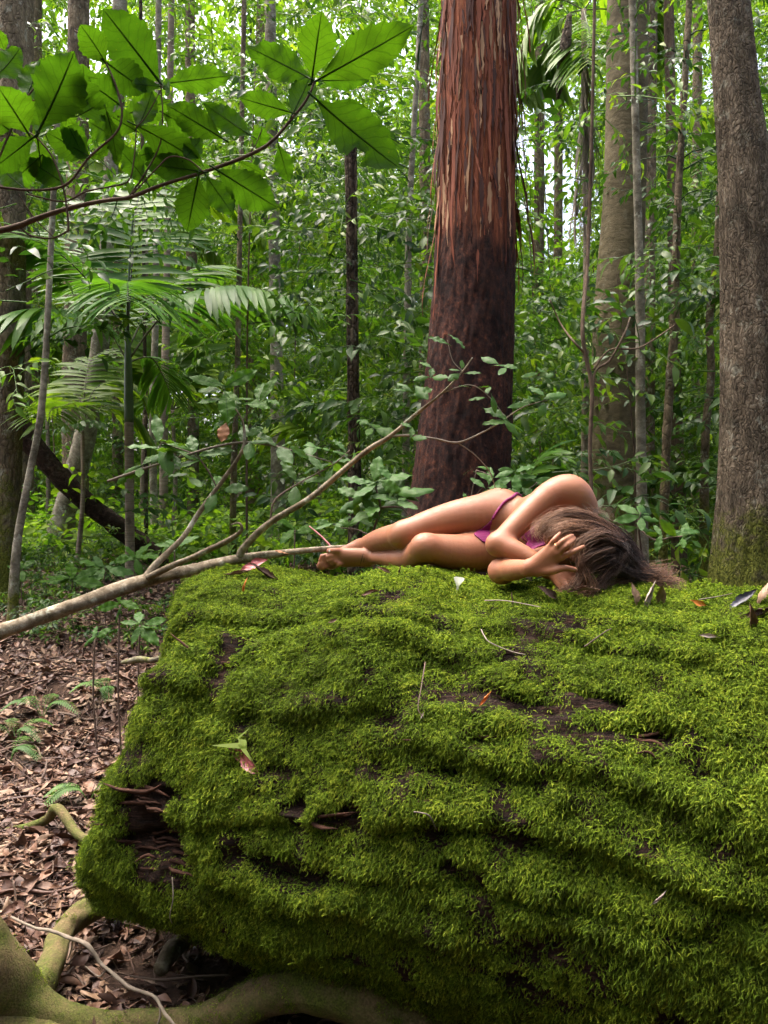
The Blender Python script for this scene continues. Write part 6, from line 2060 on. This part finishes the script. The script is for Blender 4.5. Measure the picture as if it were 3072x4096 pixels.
# hair: guide locks around the skull, each fanned into strands
t = NT('hair')
tn = t.tint()
c = t.ramp(tn, [(0, (.008, .005, .004)), (.35, (.036, .019, .013)), (.7, (.12, .062, .036)), (1, (.30, .16, .09))])
b = t.principled(c, 0.5, 0.18)
M['hair'] = t.done(b)
hb = MB()
hr = np.random.default_rng(31)
def push_out(pts, off):
    q = (pts - skull_c) @ Rh
    k = np.linalg.norm(q / (skull_r + off), axis=-1, keepdims=True)
    q = np.where(k < 1, q / np.maximum(k, 1e-6), q)
    q2 = q @ Rh.T + skull_c
    return q2
def lock(guide, n, spread, tint0, tint1, rad=.0011, curl=.0022, tipspread=1.3, grow=.006):
    g = np.array(guide)
    m = 20
    for k in range(int(n * 1.35)):
        o = hr.normal(size=3) * spread
        o2 = hr.normal(size=3) * spread * tipspread
        w = np.linspace(0, 1, len(g))[:, None]
        pts = g + o * (1 - w) + o2 * w + hr.normal(size=g.shape) * curl
        pts = spline(pts, m)
        pts = push_out(pts, grow + abs(hr.normal()) * .006)
        ph = hr.random() * 6.28
        ww = np.linspace(0, 1, m)
        pts[:, 0] += curl * .8 * np.sin(ww * 9 + ph) * ww
        pts[:, 2] += curl * .8 * np.cos(ww * 9 + ph) * ww
        zs = CAMZ - 9
        r_ = rad * .8 * (1 - .75 * ww ** 3) * (.7 + .6 * hr.random())
        V, F, uv = tube(pts, r_, 3, cap=False)
        tv = np.clip(tint0 + (tint1 - tint0) * ww + hr.normal() * .10, 0, 1)
        hb.add(V, F, uv, np.repeat(tv, 3))
AA = lambda *l: [A_(x, y, d) for x, y, d in l]
lock(AA((1560, 760, 2.52), (1350, 590, 2.52), (1120, 500, 2.52), (930, 520, 2.50), (800, 590, 2.47), (715, 665, 2.455), (745, 700, 2.45)), 260, .013, .35, .85)
lock(AA((1560, 800, 2.48), (1350, 680, 2.465), (1150, 640, 2.45), (980, 640, 2.44), (860, 690, 2.44)), 130, .012, .4, .9)
lock(AA((1560, 800, 2.46), (1400, 740, 2.44), (1250, 770, 2.425), (1150, 850, 2.42), (1130, 960, 2.415)), 120, .012, .35, .8)
lock(AA((1480, 900, 2.44), (1300, 950, 2.42), (1190, 1020, 2.41), (1200, 1130, 2.405), (1260, 1230, 2.40), (1280, 1330, 2.40), (1230, 1400, 2.40), (1120, 1420, 2.40)), 190, .010, .35, .85, curl=.0035)
lock(AA((1420, 1000, 2.43), (1270, 1080, 2.42), (1180, 1150, 2.41), (1120, 1260, 2.40), (1000, 1330, 2.40), (920, 1320, 2.41)), 60, .009, .4, .75, curl=.0045)
lock(AA((1600, 850, 2.50), (1620, 960, 2.455), (1560, 1080, 2.44), (1450, 1170, 2.43), (1380, 1260, 2.42), (1320, 1330, 2.41)), 190, .014, .08, .5)
lock(AA((1350, 620, 2.53), (1550, 700, 2.55), (1700, 860, 2.56), (1790, 1050, 2.56), (1840, 1190, 2.55)), 200, .016, .35, .2)
lock(AA((1480, 820, 2.47), (1600, 900, 2.46), (1720, 1030, 2.48), (1830, 1150, 2.50), (1960, 1200, 2.52)), 230, .015, .06, .15)
lock(AA((1400, 960, 2.45), (1540, 1060, 2.445), (1680, 1150, 2.46), (1830, 1210, 2.48), (1980, 1240, 2.50)), 230, .013, .05, .2)
lock(AA((1560, 1120, 2.47), (1720, 1170, 2.48), (1900, 1165, 2.52), (2020, 1185, 2.54), (2110, 1215, 2.53), (2080, 1255, 2.5)), 200, .011, .3, .8, tipspread=2.6, curl=.0035)
lock(AA((1600, 1150, 2.47), (1700, 1220, 2.46), (1560, 1250, 2.45), (1450, 1270, 2.44), (1400, 1290, 2.43)), 60, .008, .4, .75, curl=.003)
lock(AA((1700, 1100, 2.5), (1900, 1190, 2.5), (2050, 1230, 2.50), (2100, 1190, 2.51)), 150, .011, .3, .75, tipspread=2.8, curl=.0045)
lock(AA((1300, 540, 2.56), (1200, 430, 2.62), (1120, 400, 2.64), (1030, 440, 2.62)), 26, .012, .4, .6, rad=.0007, curl=.006)
lock(AA((1350, 540, 2.57), (1330, 470, 2.63), (1400, 460, 2.66), (1500, 540, 2.62)), 30, .013, .4, .6, rad=.0007, curl=.006)
lock(AA((1650, 1160, 2.48), (1800, 1215, 2.48), (1950, 1225, 2.49), (2050, 1250, 2.5), (2130, 1255, 2.5)), 120, .009, .3, .85, tipspread=2.2, curl=.003)
# scalp cap under the locks
a, b_ = np.meshgrid(np.linspace(0, 2 * math.pi, 40, endpoint=False), np.linspace(-.75, math.pi / 2, 18))
q = np.stack([np.cos(b_) * np.cos(a), np.cos(b_) * np.sin(a), np.sin(b_)], -1)
q = q * (skull_r + .005) * (1 + .04 * fbm(q * 3, 2, 5))[..., None]
capV = (q.reshape(-1, 3)) @ Rh.T + skull_c
fr_ = q.reshape(-1, 3)
i = np.arange(17)[:, None] * 40
j = np.arange(40)[None]
capQ = np.stack([i + j, i + (j + 1) % 40, i + 40 + (j + 1) % 40, i + 40 + j], -1).reshape(-1, 4)
hb.add(capV, [capQ], None, .08)
child_at(link('hair', hb.mesh('hair', M['hair'])), person)
